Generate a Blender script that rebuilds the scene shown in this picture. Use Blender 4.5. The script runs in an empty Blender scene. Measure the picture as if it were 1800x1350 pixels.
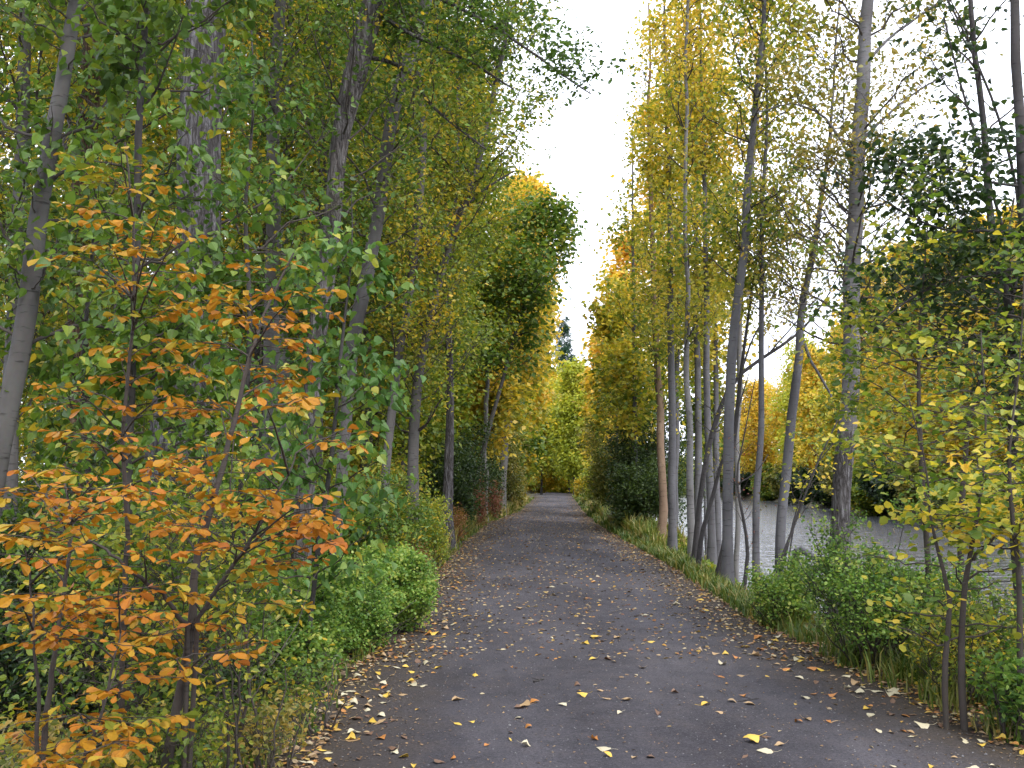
import bpy, math
import numpy as np
from mathutils import Vector

S = bpy.context.scene
COL = S.collection
rad = math.radians
R0 = np.random.default_rng(11)

# ------------------------------------------------------------------ camera
CAM_H, F, PITCH = 1.6, 1750.0, math.atan(172 / 1750.0)
ct, st = math.cos(PITCH), math.sin(PITCH)
cd = bpy.data.cameras.new("camera")
cam = bpy.data.objects.new("camera", cd)
COL.objects.link(cam)
cam.location = (0, 0, CAM_H)
cam.rotation_euler = (math.pi / 2 + PITCH, 0, 0)
cd.sensor_width = 36.0
cd.lens = 36.0 * F / 1800.0
cd.clip_start = 0.05
cd.clip_end = 3000
S.camera = cam


def P(px, py, Y):
    """photograph direction (px, py) at the ground distance Y -> world point"""
    rx, ry = (px - 900) / F, (675 - py) / F
    t = Y / (ct - ry * st)
    return np.array([rx * t, Y, CAM_H + t * (st + ry * ct)])


# ------------------------------------------------------------------ land shape
LY = [-8, 5.5, 8, 12, 18.4, 27.5, 39, 54, 87, 130, 165, 200]
LX = [-1.2, -1.21, -1.27, -1.37, -1.3, -1.25, -0.9, 0.35, 1.75, 3.2, 3.0, -2.0]
RX = [3.1, 3.08, 2.9, 2.8, 3.05, 3.1, 3.3, 3.9, 5.6, 7.6, 7.8, 3.0]
SY = [-20, 20, 50, 70, 130, 200, 300, 600]
SX = [24, 26, 27, 28, 36, 36, 20, 10]


def path_l(y): return np.interp(y, LY, LX)
def path_r(y): return np.interp(y, LY, RX)
def shore(y): return np.interp(y, SY, SX)


WATER = -1.0


def wob(x, y):
    return (np.sin(x * .9 + 1.3 * np.sin(y * .37)) * np.sin(y * .8 + .6) * .5
            + np.sin(x * 2.3 + y * 1.7) * .25 + np.sin(x * .23 + 2) * np.sin(y * .19) * .8)


def sstep(a, b, v):
    t = np.clip((v - a) / (b - a), 0, 1)
    return t * t * (3 - 2 * t)


def gz(x, y):
    x = np.asarray(x, float); y = np.asarray(y, float)
    l, r, s = path_l(y), path_r(y), shore(y)
    w = wob(x, y)
    left = -0.22 * sstep(0.1, 1.6, l - x) + 0.10 * w * sstep(.3, 2, l - x) + 0.012 * np.clip(l - x - 4, 0, 60)
    e = r + 1.0 + .25 * np.sin(y * .7) + 0.8 * sstep(9, 6, y) - .75 * sstep(10, 12, y) * sstep(30, 24, y)
    bank = -1.75 * sstep(0, 2.6, x - e) + 0.05 * w * sstep(0, 1, x - r)
    far = sstep(-2.2, 1.2, x - s + .6 * np.sin(y * .31))
    right = bank * (1 - far) + (0.25 + 0.15 * w) * far + 0.02 * np.clip(x - s - 3, 0, 100) * far
    close = sstep(215, 245, y)
    right = right * (1 - close) + 0.1 * close
    z = np.where(x < (l + r) / 2, left, right)
    z = np.where((x > l) & (x < r), 0.0, z)
    return z


def G(px, Y):
    p = P(px, 848, Y)
    return np.array([p[0], Y, float(gz(p[0], Y))])


# ------------------------------------------------------------------ materials
def nt(m):
    m.use_nodes = True
    t = m.node_tree
    t.nodes.clear()
    return t


def ND(t, kind, **kw):
    n = t.nodes.new(kind)
    for k, v in kw.items():
        setattr(n, k, v)
    return n


def ramp(t, stops, fac=None, interp='LINEAR'):
    r = ND(t, 'ShaderNodeValToRGB')
    cr = r.color_ramp
    cr.interpolation = interp
    while len(cr.elements) < len(stops):
        cr.elements.new(0.5)
    for e, (p, c) in zip(cr.elements, stops):
        e.position = p
        e.color = (c[0], c[1], c[2], 1)
    if fac is not None:
        t.links.new(fac, r.inputs['Fac'])
    return r


def noise(t, scale, detail=3, rough=.55, vec=None, dist=0):
    n = ND(t, 'ShaderNodeTexNoise')
    n.inputs['Scale'].default_value = scale
    n.inputs['Detail'].default_value = detail
    n.inputs['Roughness'].default_value = rough
    n.inputs['Distortion'].default_value = dist
    if vec is not None:
        t.links.new(vec, n.inputs['Vector'])
    return n


def mapping(t, vec, scale=(1, 1, 1)):
    m = ND(t, 'ShaderNodeMapping')
    m.inputs['Scale'].default_value = scale
    t.links.new(vec, m.inputs['Vector'])
    return m.outputs['Vector']


def mixc(t, a, b, fac, mode='MIX'):
    m = ND(t, 'ShaderNodeMix', data_type='RGBA', blend_type=mode)
    for sock, v in ((m.inputs[6], a), (m.inputs[7], b)):
        if isinstance(v, tuple):
            sock.default_value = (*v, 1)
        else:
            t.links.new(v, sock)
    if isinstance(fac, (int, float)):
        m.inputs[0].default_value = fac
    else:
        t.links.new(fac, m.inputs[0])
    return m.outputs[2]


def math_n(t, op, a, b=None, clamp=False):
    m = ND(t, 'ShaderNodeMath', operation=op, use_clamp=clamp)
    for i, v in enumerate((a, b)):
        if v is None:
            continue
        if isinstance(v, (int, float)):
            m.inputs[i].default_value = v
        else:
            t.links.new(v, m.inputs[i])
    return m.outputs[0]


LEAF = {}


def leaf_mat(name, stops, trans=.48, spots=.0, gloss=.45):
    m = bpy.data.materials.new(name)
    t = nt(m)
    a = ND(t, 'ShaderNodeAttribute', attribute_name='tint')
    r = ramp(t, stops, a.outputs['Fac'])
    col = r.outputs['Color']
    if spots:
        tc = ND(t, 'ShaderNodeTexCoord')
        n = noise(t, 55, 2, .6, tc.outputs['Object'])
        k = ramp(t, [(.56, (0, 0, 0)), (.70, (1, 1, 1))], n.outputs['Fac'])
        col = mixc(t, col, (.16, .085, .03), math_n(t, 'MULTIPLY', k.outputs['Color'], spots))
    p = ND(t, 'ShaderNodeBsdfPrincipled')
    t.links.new(col, p.inputs['Base Color'])
    p.inputs['Roughness'].default_value = .45
    p.inputs['Specular IOR Level'].default_value = gloss
    tr = ND(t, 'ShaderNodeBsdfTranslucent')
    t.links.new(mixc(t, col, (1.0, .95, .35), .8, 'MULTIPLY'), tr.inputs['Color'])
    mx = ND(t, 'ShaderNodeMixShader')
    mx.inputs[0].default_value = trans
    t.links.new(p.outputs[0], mx.inputs[1])
    t.links.new(tr.outputs[0], mx.inputs[2])
    o = ND(t, 'ShaderNodeOutputMaterial')
    t.links.new(mx.outputs[0], o.inputs['Surface'])
    LEAF[name] = m
    return m


leaf_mat('leaf_green', [(0, (0.045, 0.090, 0.018)), (.35, (0.098, 0.188, 0.033)), (.62, (0.175, 0.275, 0.045)), (.85, (0.312, 0.338, 0.044)), (1, (0.625, 0.450, 0.050))], spots=.25)
leaf_mat('leaf_bright_green', [(0, (0.046, 0.109, 0.023)), (.5, (0.109, 0.230, 0.052)), (.8, (0.241, 0.345, 0.069)), (1, (0.529, 0.483, 0.081))], spots=.3)
leaf_mat('leaf_olive', [(0, (.075, .14, .025)), (.4, (.21, .29, .04)), (.7, (.40, .40, .045)), (1, (.80, .56, .06))], trans=.5)
leaf_mat('leaf_golden_olive', [(0, (.10, .14, .02)), (.4, (.32, .31, .035)), (.7, (.64, .48, .045)), (1, (.85, .52, .06))], trans=.5)
leaf_mat('leaf_gold', [(0, (.24, .27, .04)), (.3, (.52, .45, .06)), (.6, (.82, .58, .08)), (1, (.88, .50, .13))], trans=.55)
leaf_mat('leaf_yellow_green', [(0, (.10, .18, .03)), (.35, (.24, .30, .045)), (.65, (.62, .55, .07)), (1, (.84, .56, .08))], trans=.52, spots=.15)
leaf_mat('leaf_lime', [(0, (.22, .30, .04)), (.5, (.48, .50, .06)), (1, (.74, .60, .07))], trans=.5)
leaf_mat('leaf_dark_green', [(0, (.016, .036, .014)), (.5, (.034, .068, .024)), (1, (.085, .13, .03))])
leaf_mat('leaf_orange', [(0, (.16, .20, .025)), (.16, (.38, .28, .03)), (.38, (.43, .225, .020)), (.7, (.45, .185, .020)), (1, (.42, .14, .028))], trans=.34, gloss=.18, spots=.35)
leaf_mat('leaf_small_green', [(0, (0.048, 0.120, 0.022)), (.45, (0.144, 0.276, 0.048)), (.8, (0.312, 0.456, 0.090)), (1, (0.540, 0.576, 0.144))])
leaf_mat('leaf_russet', [(0, (.10, .10, .02)), (.4, (.24, .15, .04)), (.75, (.30, .10, .05)), (1, (.34, .16, .08))])
leaf_mat('leaf_red', [(0, (.10, .12, .03)), (.3, (.20, .11, .05)), (.7, (.30, .085, .075)), (1, (.34, .16, .13))])
leaf_mat('leaf_brownish', [(0, (.11, .15, .035)), (.5, (.26, .25, .06)), (1, (.52, .36, .09))], trans=.5)
leaf_mat('needle', [(0, (.012, .04, .022)), (.6, (.025, .08, .04)), (1, (.05, .12, .05))], trans=.1)
leaf_mat('grass_blade', [(0, (.05, .10, .015)), (.45, (.11, .17, .03)), (.75, (.26, .24, .06)), (1, (.42, .33, .14))], trans=.35)


def bark_mat(name, base, dark, light, kind='smooth', split=None):
    """kind smooth: pale skin with dark horizontal scars; rough: long vertical furrows; split = height at which rough turns smooth"""
    m = bpy.data.materials.new(name)
    t = nt(m)
    tc = ND(t, 'ShaderNodeTexCoord')
    ob = tc.outputs['Object']
    # smooth
    n1 = noise(t, 2.2, 4, .6, mapping(t, ob, (1, 1, .5)))
    c1 = ramp(t, [(.3, dark), (.55, base), (.8, light)], n1.outputs['Fac'])
    n2 = noise(t, 5.0, 3, .6, mapping(t, ob, (1, 1, 5.5)))
    k2 = ramp(t, [(.60, (0, 0, 0)), (.69, (1, 1, 1))], n2.outputs['Fac'])
    cs = mixc(t, c1.outputs['Color'], (dark[0] * .35, dark[1] * .33, dark[2] * .32), math_n(t, 'MULTIPLY', k2.outputs['Color'], .75))
    nsf = noise(t, 40, 2, .5, mapping(t, ob, (1, 1, .6)))
    cs = mixc(t, cs, nsf.outputs['Color'], .12, 'SOFT_LIGHT')
    hs = math_n(t, 'MULTIPLY', n2.outputs['Fac'], .3)
    # rough
    nd = noise(t, 3, 3, .6, ob)
    n4 = noise(t, 15, 5, .62, mapping(t, ob, (1, 1, .13)), .5)
    n5 = noise(t, 34, 3, .6, mapping(t, ob, (1, 1, .35)))
    hr = math_n(t, 'ADD', math_n(t, 'MULTIPLY', math_n(t, 'ABSOLUTE', math_n(t, 'SUBTRACT', n4.outputs['Fac'], .5)), 4.6), math_n(t, 'MULTIPLY', n5.outputs['Fac'], .42))
    cr = ramp(t, [(.20, (dark[0] * .42, dark[1] * .39, dark[2] * .37)), (.5, (base[0] * .8, base[1] * .76, base[2] * .74)), (.95, light)], hr)
    mossn = noise(t, 1.7, 3, .6, ob)
    mk = ramp(t, [(.55, (0, 0, 0)), (.75, (1, 1, 1))], mossn.outputs['Fac'])
    crm = mixc(t, cr.outputs['Color'], (.09, .085, .05), math_n(t, 'MULTIPLY', mk.outputs['Color'], .4))
    if split is not None:
        sx = ND(t, 'ShaderNodeSeparateXYZ')
        t.links.new(ob, sx.inputs[0])
        zz = math_n(t, 'ADD', sx.outputs['Z'], math_n(t, 'MULTIPLY', nd.outputs['Fac'], .5))
        f = math_n(t, 'MULTIPLY', math_n(t, 'SUBTRACT', zz, split + .2), 6.0, clamp=True)
        col = mixc(t, crm, cs, f)
        h = ND(t, 'ShaderNodeMix')
        t.links.new(f, h.inputs[0]); t.links.new(hr, h.inputs[2]); t.links.new(hs, h.inputs[3])
        hh = h.outputs[0]
    elif kind == 'smooth':
        col, hh = cs, hs
    else:
        col, hh = crm, hr
    p = ND(t, 'ShaderNodeBsdfPrincipled')
    t.links.new(col, p.inputs['Base Color'])
    p.inputs['Roughness'].default_value = .85
    p.inputs['Specular IOR Level'].default_value = .25
    b = ND(t, 'ShaderNodeBump')
    b.inputs['Strength'].default_value = .9
    b.inputs['Distance'].default_value = .02 if kind == 'smooth' else .05
    t.links.new(hh, b.inputs['Height'])
    t.links.new(b.outputs[0], p.inputs['Normal'])
    o = ND(t, 'ShaderNodeOutputMaterial')
    t.links.new(p.outputs[0], o.inputs['Surface'])
    return m


B_SM = bark_mat('bark_smooth_grey', (0.122, 0.119, 0.124), (0.069, 0.065, 0.069), (0.163, 0.161, 0.168))
B_MID = bark_mat('bark_mid_grey', (.105, .098, .094), (.06, .055, .052), (.15, .142, .138))
B_PALE = bark_mat('bark_pale', (0.186, 0.180, 0.174), (0.112, 0.105, 0.102), (0.248, 0.242, 0.236))
B_RG = bark_mat('bark_furrowed', (0.136, 0.130, 0.136), (0.074, 0.069, 0.068), (0.205, 0.198, 0.208), 'rough')
B_BR = bark_mat('bark_brown', (0.160, 0.100, 0.064), (0.080, 0.052, 0.036), (0.224, 0.152, 0.104), 'rough')
B_DK = bark_mat('bark_dark', (0.060, 0.054, 0.053), (0.032, 0.029, 0.028), (0.096, 0.088, 0.084), 'smooth')
B_TW = bark_mat('bark_twig', (0.068, 0.056, 0.048), (0.036, 0.030, 0.027), (0.112, 0.096, 0.084), 'smooth')
B_BIG = bark_mat('bark_two_tone', (0.149, 0.143, 0.146), (0.081, 0.074, 0.071), (0.205, 0.198, 0.202), 'rough', split=3.5)
B_OR = bark_mat('bark_orange_base', (0.149, 0.136, 0.133), (0.081, 0.062, 0.050), (0.186, 0.180, 0.180), 'smooth')


# ------------------------------------------------------------------ mesh helpers
def mesh_from(name, V, faces_flat, starts, mat, tint=None, smooth=False):
    me = bpy.data.meshes.new(name)
    me.vertices.add(len(V))
    me.vertices.foreach_set('co', np.ascontiguousarray(V, np.float32).ravel())
    me.loops.add(len(faces_flat))
    me.loops.foreach_set('vertex_index', np.ascontiguousarray(faces_flat, np.int32))
    me.polygons.add(len(starts))
    me.polygons.foreach_set('loop_start', np.ascontiguousarray(starts, np.int32))
    me.update(calc_edges=True)
    if tint is not None:
        a = me.attributes.new('tint', 'FLOAT', 'FACE')
        a.data.foreach_set('value', np.ascontiguousarray(tint, np.float32))
    me.polygons.foreach_set('use_smooth', np.full(len(starts), smooth))
    if mat is not None:
        me.materials.append(mat)
    return me


def link(name, me, parent=None, loc=None):
    o = bpy.data.objects.new(name, me)
    COL.objects.link(o)
    if parent is not None:
        o.parent = parent
    if loc is not None:
        o.location = loc
    return o


def tag(o, label=None, cat=None, group=None, kind=None):
    if label: o['label'] = label
    if cat: o['category'] = cat
    if group: o['group'] = group
    if kind: o['kind'] = kind
    return o


def thing(name, loc, label, cat, group=None):
    o = bpy.data.objects.new(name, None)
    o.empty_display_size = .2
    COL.objects.link(o)
    o.location = tuple(map(float, loc))
    return tag(o, label, cat, group)


def unit(v):
    return v / np.maximum(np.linalg.norm(v, axis=-1, keepdims=True), 1e-9)


class Tubes:
    """gathers curves and builds them all as one tube mesh"""
    def __init__(self):
        self.V, self.F, self.n = [], [], 0

    def add(self, pts, r, sides=5, cap=True):
        pts = np.asarray(pts, float); r = np.asarray(r, float)
        if pts.ndim == 2:
            pts = pts[None]; r = r[None]
        N, K, _ = pts.shape
        T = unit(np.gradient(pts, axis=1))
        ch = unit(pts[:, -1] - pts[:, 0])
        ref = np.where(np.abs(ch[:, 2:3]) > .7, np.array([[1., .2, 0]]), np.array([[0., 0, 1]]))
        u = ref[:, None] - (T * ref[:, None]).sum(-1, keepdims=True) * T
        u = unit(u)
        v = np.cross(T, u)
        a = np.arange(sides) / sides * 2 * np.pi
        ring = (u[:, :, None] * np.cos(a)[None, None, :, None] + v[:, :, None] * np.sin(a)[None, None, :, None])
        V = pts[:, :, None] + ring * r[:, :, None, None]
        i = np.arange(N)[:, None, None] * K * sides
        k = np.arange(K - 1)[None, :, None] * sides
        s = np.arange(sides)[None, None, :]
        s2 = (s + 1) % sides
        f = np.stack([i + k + s, i + k + s2, i + k + sides + s2, i + k + sides + s], -1).reshape(-1, 4)
        self.V.append(V.reshape(-1, 3)); self.F.append(f + self.n)
        self.n += N * K * sides

    def mesh(self, name, mat):
        V = np.concatenate(self.V); Fc = np.concatenate(self.F)
        return mesh_from(name, V, Fc.ravel(), np.arange(len(Fc)) * 4, mat, smooth=True)


def outline(pts, bend=.0):
    return pts


# leaf outlines: x across, y along the midrib, z lift; several faces per leaf
_h = [(0, 0, 0), (.22, .04, .05), (.40, .26, .10), (.30, .58, .07), (0, 1.0, -.06), (0, .5, .0)]
SH = {
    'heart': (np.array([(0, 0, 0), (.24, .03, .05), (.42, .26, .09), (.28, .60, .06), (0, 1, -.08),
                        (-.28, .60, .06), (-.42, .26, .09), (-.24, .03, .05)]),
              [(0, 1, 2, 3, 4), (0, 4, 5, 6, 7)]),
    'ovate': (np.array([(0, 0, 0), (.27, .22, .06), (.27, .55, .05), (0, 1, -.08), (-.27, .55, .05), (-.27, .22, .06)]),
              [(0, 1, 2, 3), (0, 3, 4, 5)]),
    'obovate': (np.array([(0, 0, 0), (.10, .22, .02), (.25, .48, .05), (.31, .72, .05), (.18, .93, .02), (0, 1, -.05),
                          (-.18, .93, .02), (-.31, .72, .05), (-.25, .48, .05), (-.10, .22, .02)]),
                [(0, 1, 2, 3, 4, 5), (0, 5, 6, 7, 8, 9)]),
    'rhomb': (np.array([(0, 0, 0), (.36, .42, .04), (0, 1, 0), (-.36, .42, .04)]), [(0, 1, 2, 3)]),
    'round': (np.array([(0, 0, 0), (.36, .25, .04), (.36, .7, .03), (0, 1, -.03), (-.36, .7, .03), (-.36, .25, .04)]),
              [(0, 1, 2, 3, 4, 5)]),
    'needle': (np.array([(0, 0, 0), (.09, .5, 0), (0, 1, 0), (-.09, .5, 0)]), [(0, 1, 2, 3)]),
}


class Leaves:
    def __init__(self):
        self.p, self.a, self.n, self.s, self.t = [], [], [], [], []

    def add(self, p, a, n, s, t):
        self.p.append(p); self.a.append(a); self.n.append(n); self.s.append(np.broadcast_to(s, (len(p),))); self.t.append(t)

    def count(self):
        return sum(len(x) for x in self.p)

    def mesh(self, name, mat, shape, off=np.zeros(3), keep_out=True):
        p = np.concatenate(self.p); a = unit(np.concatenate(self.a)); n = np.concatenate(self.n)
        s = np.concatenate(self.s); t = np.concatenate(self.t)
        w = p + off
        if keep_out:
            ok = np.linalg.norm(w - np.array([0, 0, CAM_H]), axis=1) > 2.3
            ok &= w[:, 2] > gz(w[:, 0], w[:, 1]) + .01
            p, a, n, s, t = p[ok], a[ok], n[ok], s[ok], t[ok]
        n = unit(n - (n * a).sum(-1, keepdims=True) * a)
        x = np.cross(a, n)
        tv, tf = SH[shape]
        curl = np.random.default_rng(len(p)).uniform(.2, 2.2, (len(p), 1, 1))
        V = p[:, None] + s[:, None, None] * (x[:, None] * tv[None, :, 0:1] + a[:, None] * tv[None, :, 1:2] + n[:, None] * tv[None, :, 2:3] * curl)
        K = len(tv)
        fl = np.concatenate([np.array(f) for f in tf])
        lens = np.array([len(f) for f in tf])
        N = len(p)
        flat = (np.arange(N)[:, None] * K + fl[None]).ravel()
        tot = lens.sum()
        st0 = np.concatenate([[0], np.cumsum(lens)[:-1]])
        starts = (np.arange(N)[:, None] * tot + st0[None]).ravel()
        return mesh_from(name, V.reshape(-1, 3), flat, starts, mat, tint=np.repeat(np.clip(t, 0, 1), len(tf)))


def two_mat(name, a, b):
    """joins two meshes (leaves a, twigs b) into one with both materials"""
    me = bpy.data.meshes.new(name)
    V, Fl, St, Ti, Mi, Sm = [], [], [], [], [], []
    nv = nl = 0
    for k, m in enumerate((a, b)):
        v = np.empty(len(m.vertices) * 3, np.float32); m.vertices.foreach_get('co', v)
        f = np.empty(len(m.loops), np.int32); m.loops.foreach_get('vertex_index', f)
        st_ = np.empty(len(m.polygons), np.int32); m.polygons.foreach_get('loop_start', st_)
        ti = np.zeros(len(st_), np.float32)
        if 'tint' in m.attributes:
            m.attributes['tint'].data.foreach_get('value', ti)
        V.append(v.reshape(-1, 3)); Fl.append(f + nv); St.append(st_ + nl); Ti.append(ti)
        Mi.append(np.full(len(st_), k, np.int32)); Sm.append(np.full(len(st_), k == 1))
        nv += len(m.vertices); nl += len(f)
    me = mesh_from(name, np.concatenate(V), np.concatenate(Fl), np.concatenate(St), a.materials[0], np.concatenate(Ti))
    me.materials.append(b.materials[0])
    me.polygons.foreach_set('material_index', np.concatenate(Mi))
    me.polygons.foreach_set('use_smooth', np.concatenate(Sm))
    bpy.data.meshes.remove(a); bpy.data.meshes.remove(b)
    return me


def rnd_dir(rng, n):
    v = rng.normal(size=(n, 3))
    return unit(v)


def resample(pts, n):
    pts = np.asarray(pts, float)
    # Catmull-Rom through the given points, evenly resampled
    d = np.concatenate([[0], np.cumsum(np.linalg.norm(np.diff(pts, axis=0), axis=1))])
    m = np.gradient(pts, d, axis=0) if len(pts) > 2 else np.repeat((pts[1:] - pts[:1]) / d[-1], 2, 0)
    q = np.linspace(0, d[-1], n)
    i = np.clip(np.searchsorted(d, q) - 1, 0, len(d) - 2)
    h = d[i + 1] - d[i]
    u = ((q - d[i]) / h)[:, None]; h = h[:, None]
    return ((2 * u**3 - 3 * u**2 + 1) * pts[i] + (u**3 - 2 * u**2 + u) * h * m[i]
            + (-2 * u**3 + 3 * u**2) * pts[i + 1] + (u**3 - u**2) * h * m[i + 1])


def keep_left(lim):
    def f(w):
        x, y, z = w[..., 0], w[..., 1], w[..., 2]
        hi = (x - .0435 * y) < lim * np.maximum(z - 1.6, 0) + .15 + (.25 + .012 * y) * np.sin(z * 1.9 + y * 1.3) * np.sin(y * .8 + z * .7)
        lo = x < path_l(y) - .05
        return np.where(z > 3.2 + .0 * x, hi, lo | (hi & (z > 2.4)))
    return f


def keep_right(lim):
    def f(w):
        x, y, z = w[..., 0], w[..., 1], w[..., 2]
        hi = (x - .0435 * y) > lim * np.maximum(z - 1.6, 0) - .1 + (.25 + .012 * y) * np.sin(z * 1.7 + y * 1.1) * np.sin(y * .7 + z * .8)
        lo = x > path_r(y) + .05
        return np.where(z > 2.4, hi, lo)
    return f


KEEP_ALL = lambda w: np.ones(w.shape[:-1], bool)


def grow(rng, tb, lv, trunk, tr, off, h0, h1, n1, R, el=(25, 55), n2=10, n3=14, ls=.07, spread=.12, prof='oval',
         keep=KEEP_ALL, droop=.5, sweep=.35, tint=(.5, .2, .12), tgrad=0.0, twig_len=(.25, .5), flat=0.0, sides=5, az=None,
         rscale=.45, up=.4, twigs=True, along=False):
    """limbs along a trunk between heights h0 and h1, twigs along the limbs, leaves along the twigs"""
    z = trunk[:, 2]
    hs = np.sort(rng.uniform(h0, h1, n1))
    A0 = rng.uniform(0, 6.28)
    for k, h in enumerate(hs):
        if along:
            fi = rng.uniform(.2, .999) * (len(z) - 1)
            i = int(fi) + 1; f = fi - int(fi)
        else:
            i = int(np.clip(np.searchsorted(z, h), 1, len(z) - 1))
            f = (h - z[i - 1]) / max(z[i] - z[i - 1], 1e-6)
        s0 = trunk[i - 1] * (1 - f) + trunk[i] * f
        r0 = tr[i - 1] * (1 - f) + tr[i] * f
        u = (h - h0) / max(h1 - h0, 1e-6)
        if along:
            u = .25
        pf = {'oval': (1 - u) ** .6 * (.55 + .9 * u) * 1.0, 'cone': (1 - u) * .95 + .06, 'col': .75 * (1 - u) ** .4 + .25 * (1 - u),
              'flat': 1.0, 'top': .4 + .7 * u}[prof]
        L = R * pf * rng.uniform(.7, 1.15)
        az_ = (A0 + k * 2.4 + rng.normal(0, .4)) if az is None else rng.uniform(*az)
        e = rad(rng.uniform(*el))
        dh = np.array([math.cos(az_), math.sin(az_), 0])
        q = np.linspace(0, 1, 8)[:, None]
        for _ in range(7):
            c = s0 + L * (q * math.cos(e) * dh + np.array([0, 0, 1]) * (q * math.sin(e) + sweep * q**2 * (.5)))
            if keep(c[5:] + off).all():
                break
            L *= .72
        if L < .12 * R:
            continue
        wv = np.cumsum(rng.normal(0, .035 * L, (8, 3)), 0)
        c = c + wv - wv[:1]
        rb = min(r0 * rscale, .004 + .0085 * L)
        tb.add(c, np.linspace(rb, max(rb * .18, .002), 8), sides)
        m = max(2, int(n2 * (.6 + .5 * L / R)))
        qs = rng.uniform(.18, 1.0, m)
        j = np.clip((qs * 7).astype(int), 0, 6); ff = (qs * 7 - j)[:, None]
        b = c[j] * (1 - ff) + c[j + 1] * ff
        tg = unit(c[j + 1] - c[j])
        rd = rnd_dir(rng, m); rd[:, 2] *= (1 - flat)
        d = unit(.75 * tg + .9 * rd + np.array([0, 0, up * .5]))
        d[:, 2] *= (1 - .6 * flat)
        tl = L * rng.uniform(*twig_len, m) * (1.15 - .55 * qs) + .12
        qq = np.linspace(0, 1, 4)[None, :, None]
        tw = b[:, None] + qq * d[:, None] * tl[:, None, None] + (qq**2) * np.array([0, 0, -.10 * droop]) * tl[:, None, None] + rng.normal(0, .03, (m, 4, 3)) * qq * tl[:, None, None]
        ok = keep(tw[:, -1] + off) & keep(tw[:, 2] + off)
        tw, tl = tw[ok], tl[ok]
        m = len(tw)
        if m == 0:
            continue
        rt = np.clip(rb * .3, .0018, .007)
        if twigs:
            tb.add(tw, np.broadcast_to(np.linspace(rt, rt * .35, 4), (m, 4)), 3)
        # leaves
        ql = rng.uniform(.15, 1.08, (m, n3))
        jj = np.clip((ql * 3).astype(int), 0, 2)
        fl = (ql * 3 - jj)[..., None]
        ar = np.arange(m)[:, None]
        pp = tw[ar, jj] * (1 - fl) + tw[ar, jj + 1] * fl
        pp = pp + rng.normal(0, spread, (m, n3, 3)) * np.array([1, 1, 1 - .6 * flat])
        ax = rng.normal(0, 1, (m, n3, 3)) * np.array([1, 1, .5]) + unit(tw[:, 3] - tw[:, 0])[:, None] * .5
        ax = unit(ax) + np.array([0, 0, -droop])
        nn = rng.normal(0, .75 - .4 * flat, (m, n3, 3)) + np.array([0, 0, 1.0])
        tt = tint[0] + tint[1] * rng.normal(0, 1, (m, 1)) + tint[2] * rng.normal(0, 1, (m, n3)) + tgrad * (u - .5)
        sz = ls * rng.uniform(.65, 1.2, m * n3)
        lv.add(pp.reshape(-1, 3), ax.reshape(-1, 3), nn.reshape(-1, 3), sz, tt.ravel())


def big_trunk(tb, pts, r, sides, rng, ridge=.0, flare=.5, nring=None):
    """a trunk with root flare and uneven skin"""
    K = len(pts)
    T = unit(np.gradient(pts, axis=0))
    u = unit(np.array([1., 0, 0]) - T * T[:, :1]); v = np.cross(T, u)
    a = np.arange(sides) / sides * 2 * np.pi
    h = pts[:, 2] - pts[0, 2]
    ph = rng.uniform(0, 6.28, 5)
    R_ = r[:, None] * (1 + flare * np.exp(-np.maximum(h, 0) / (3.0 * r[0] + .05))[:, None] * (1 + .35 * np.cos(5 * a + ph[0])[None] + .2 * np.cos(3 * a + ph[1])[None]))
    R_ = R_ * (1 + .035 * np.cos(2 * a[None] + ph[2] + h[:, None] * .5) + .03 * np.cos(3 * a[None] + ph[3] - h[:, None] * .8))
    if ridge:
        R_ = R_ * (1 + ridge * np.cos(9 * a[None] + 1.5 * np.sin(h[:, None] * 1.3 + a[None] * 2)) * .6 + ridge * .6 * rng.normal(0, 1, (1, sides)) + ridge * .35 * rng.normal(0, 1, (K, sides)))
    else:
        R_ = R_ * (1 + .012 * rng.normal(0, 1, (K, sides)) + .02 * rng.normal(0, 1, (K, 1)))
    V = pts[:, None] + R_[..., None] * (u[:, None] * np.cos(a)[None, :, None] + v[:, None] * np.sin(a)[None, :, None])
    k = np.arange(K - 1)[:, None] * sides; s = np.arange(sides)[None]; s2 = (s + 1) % sides
    f = np.stack([k + s, k + s2, k + sides + s2, k + sides + s], -1).reshape(-1, 4)
    tb.V.append(V.reshape(-1, 3)); tb.F.append(f + tb.n); tb.n += K * sides


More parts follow.
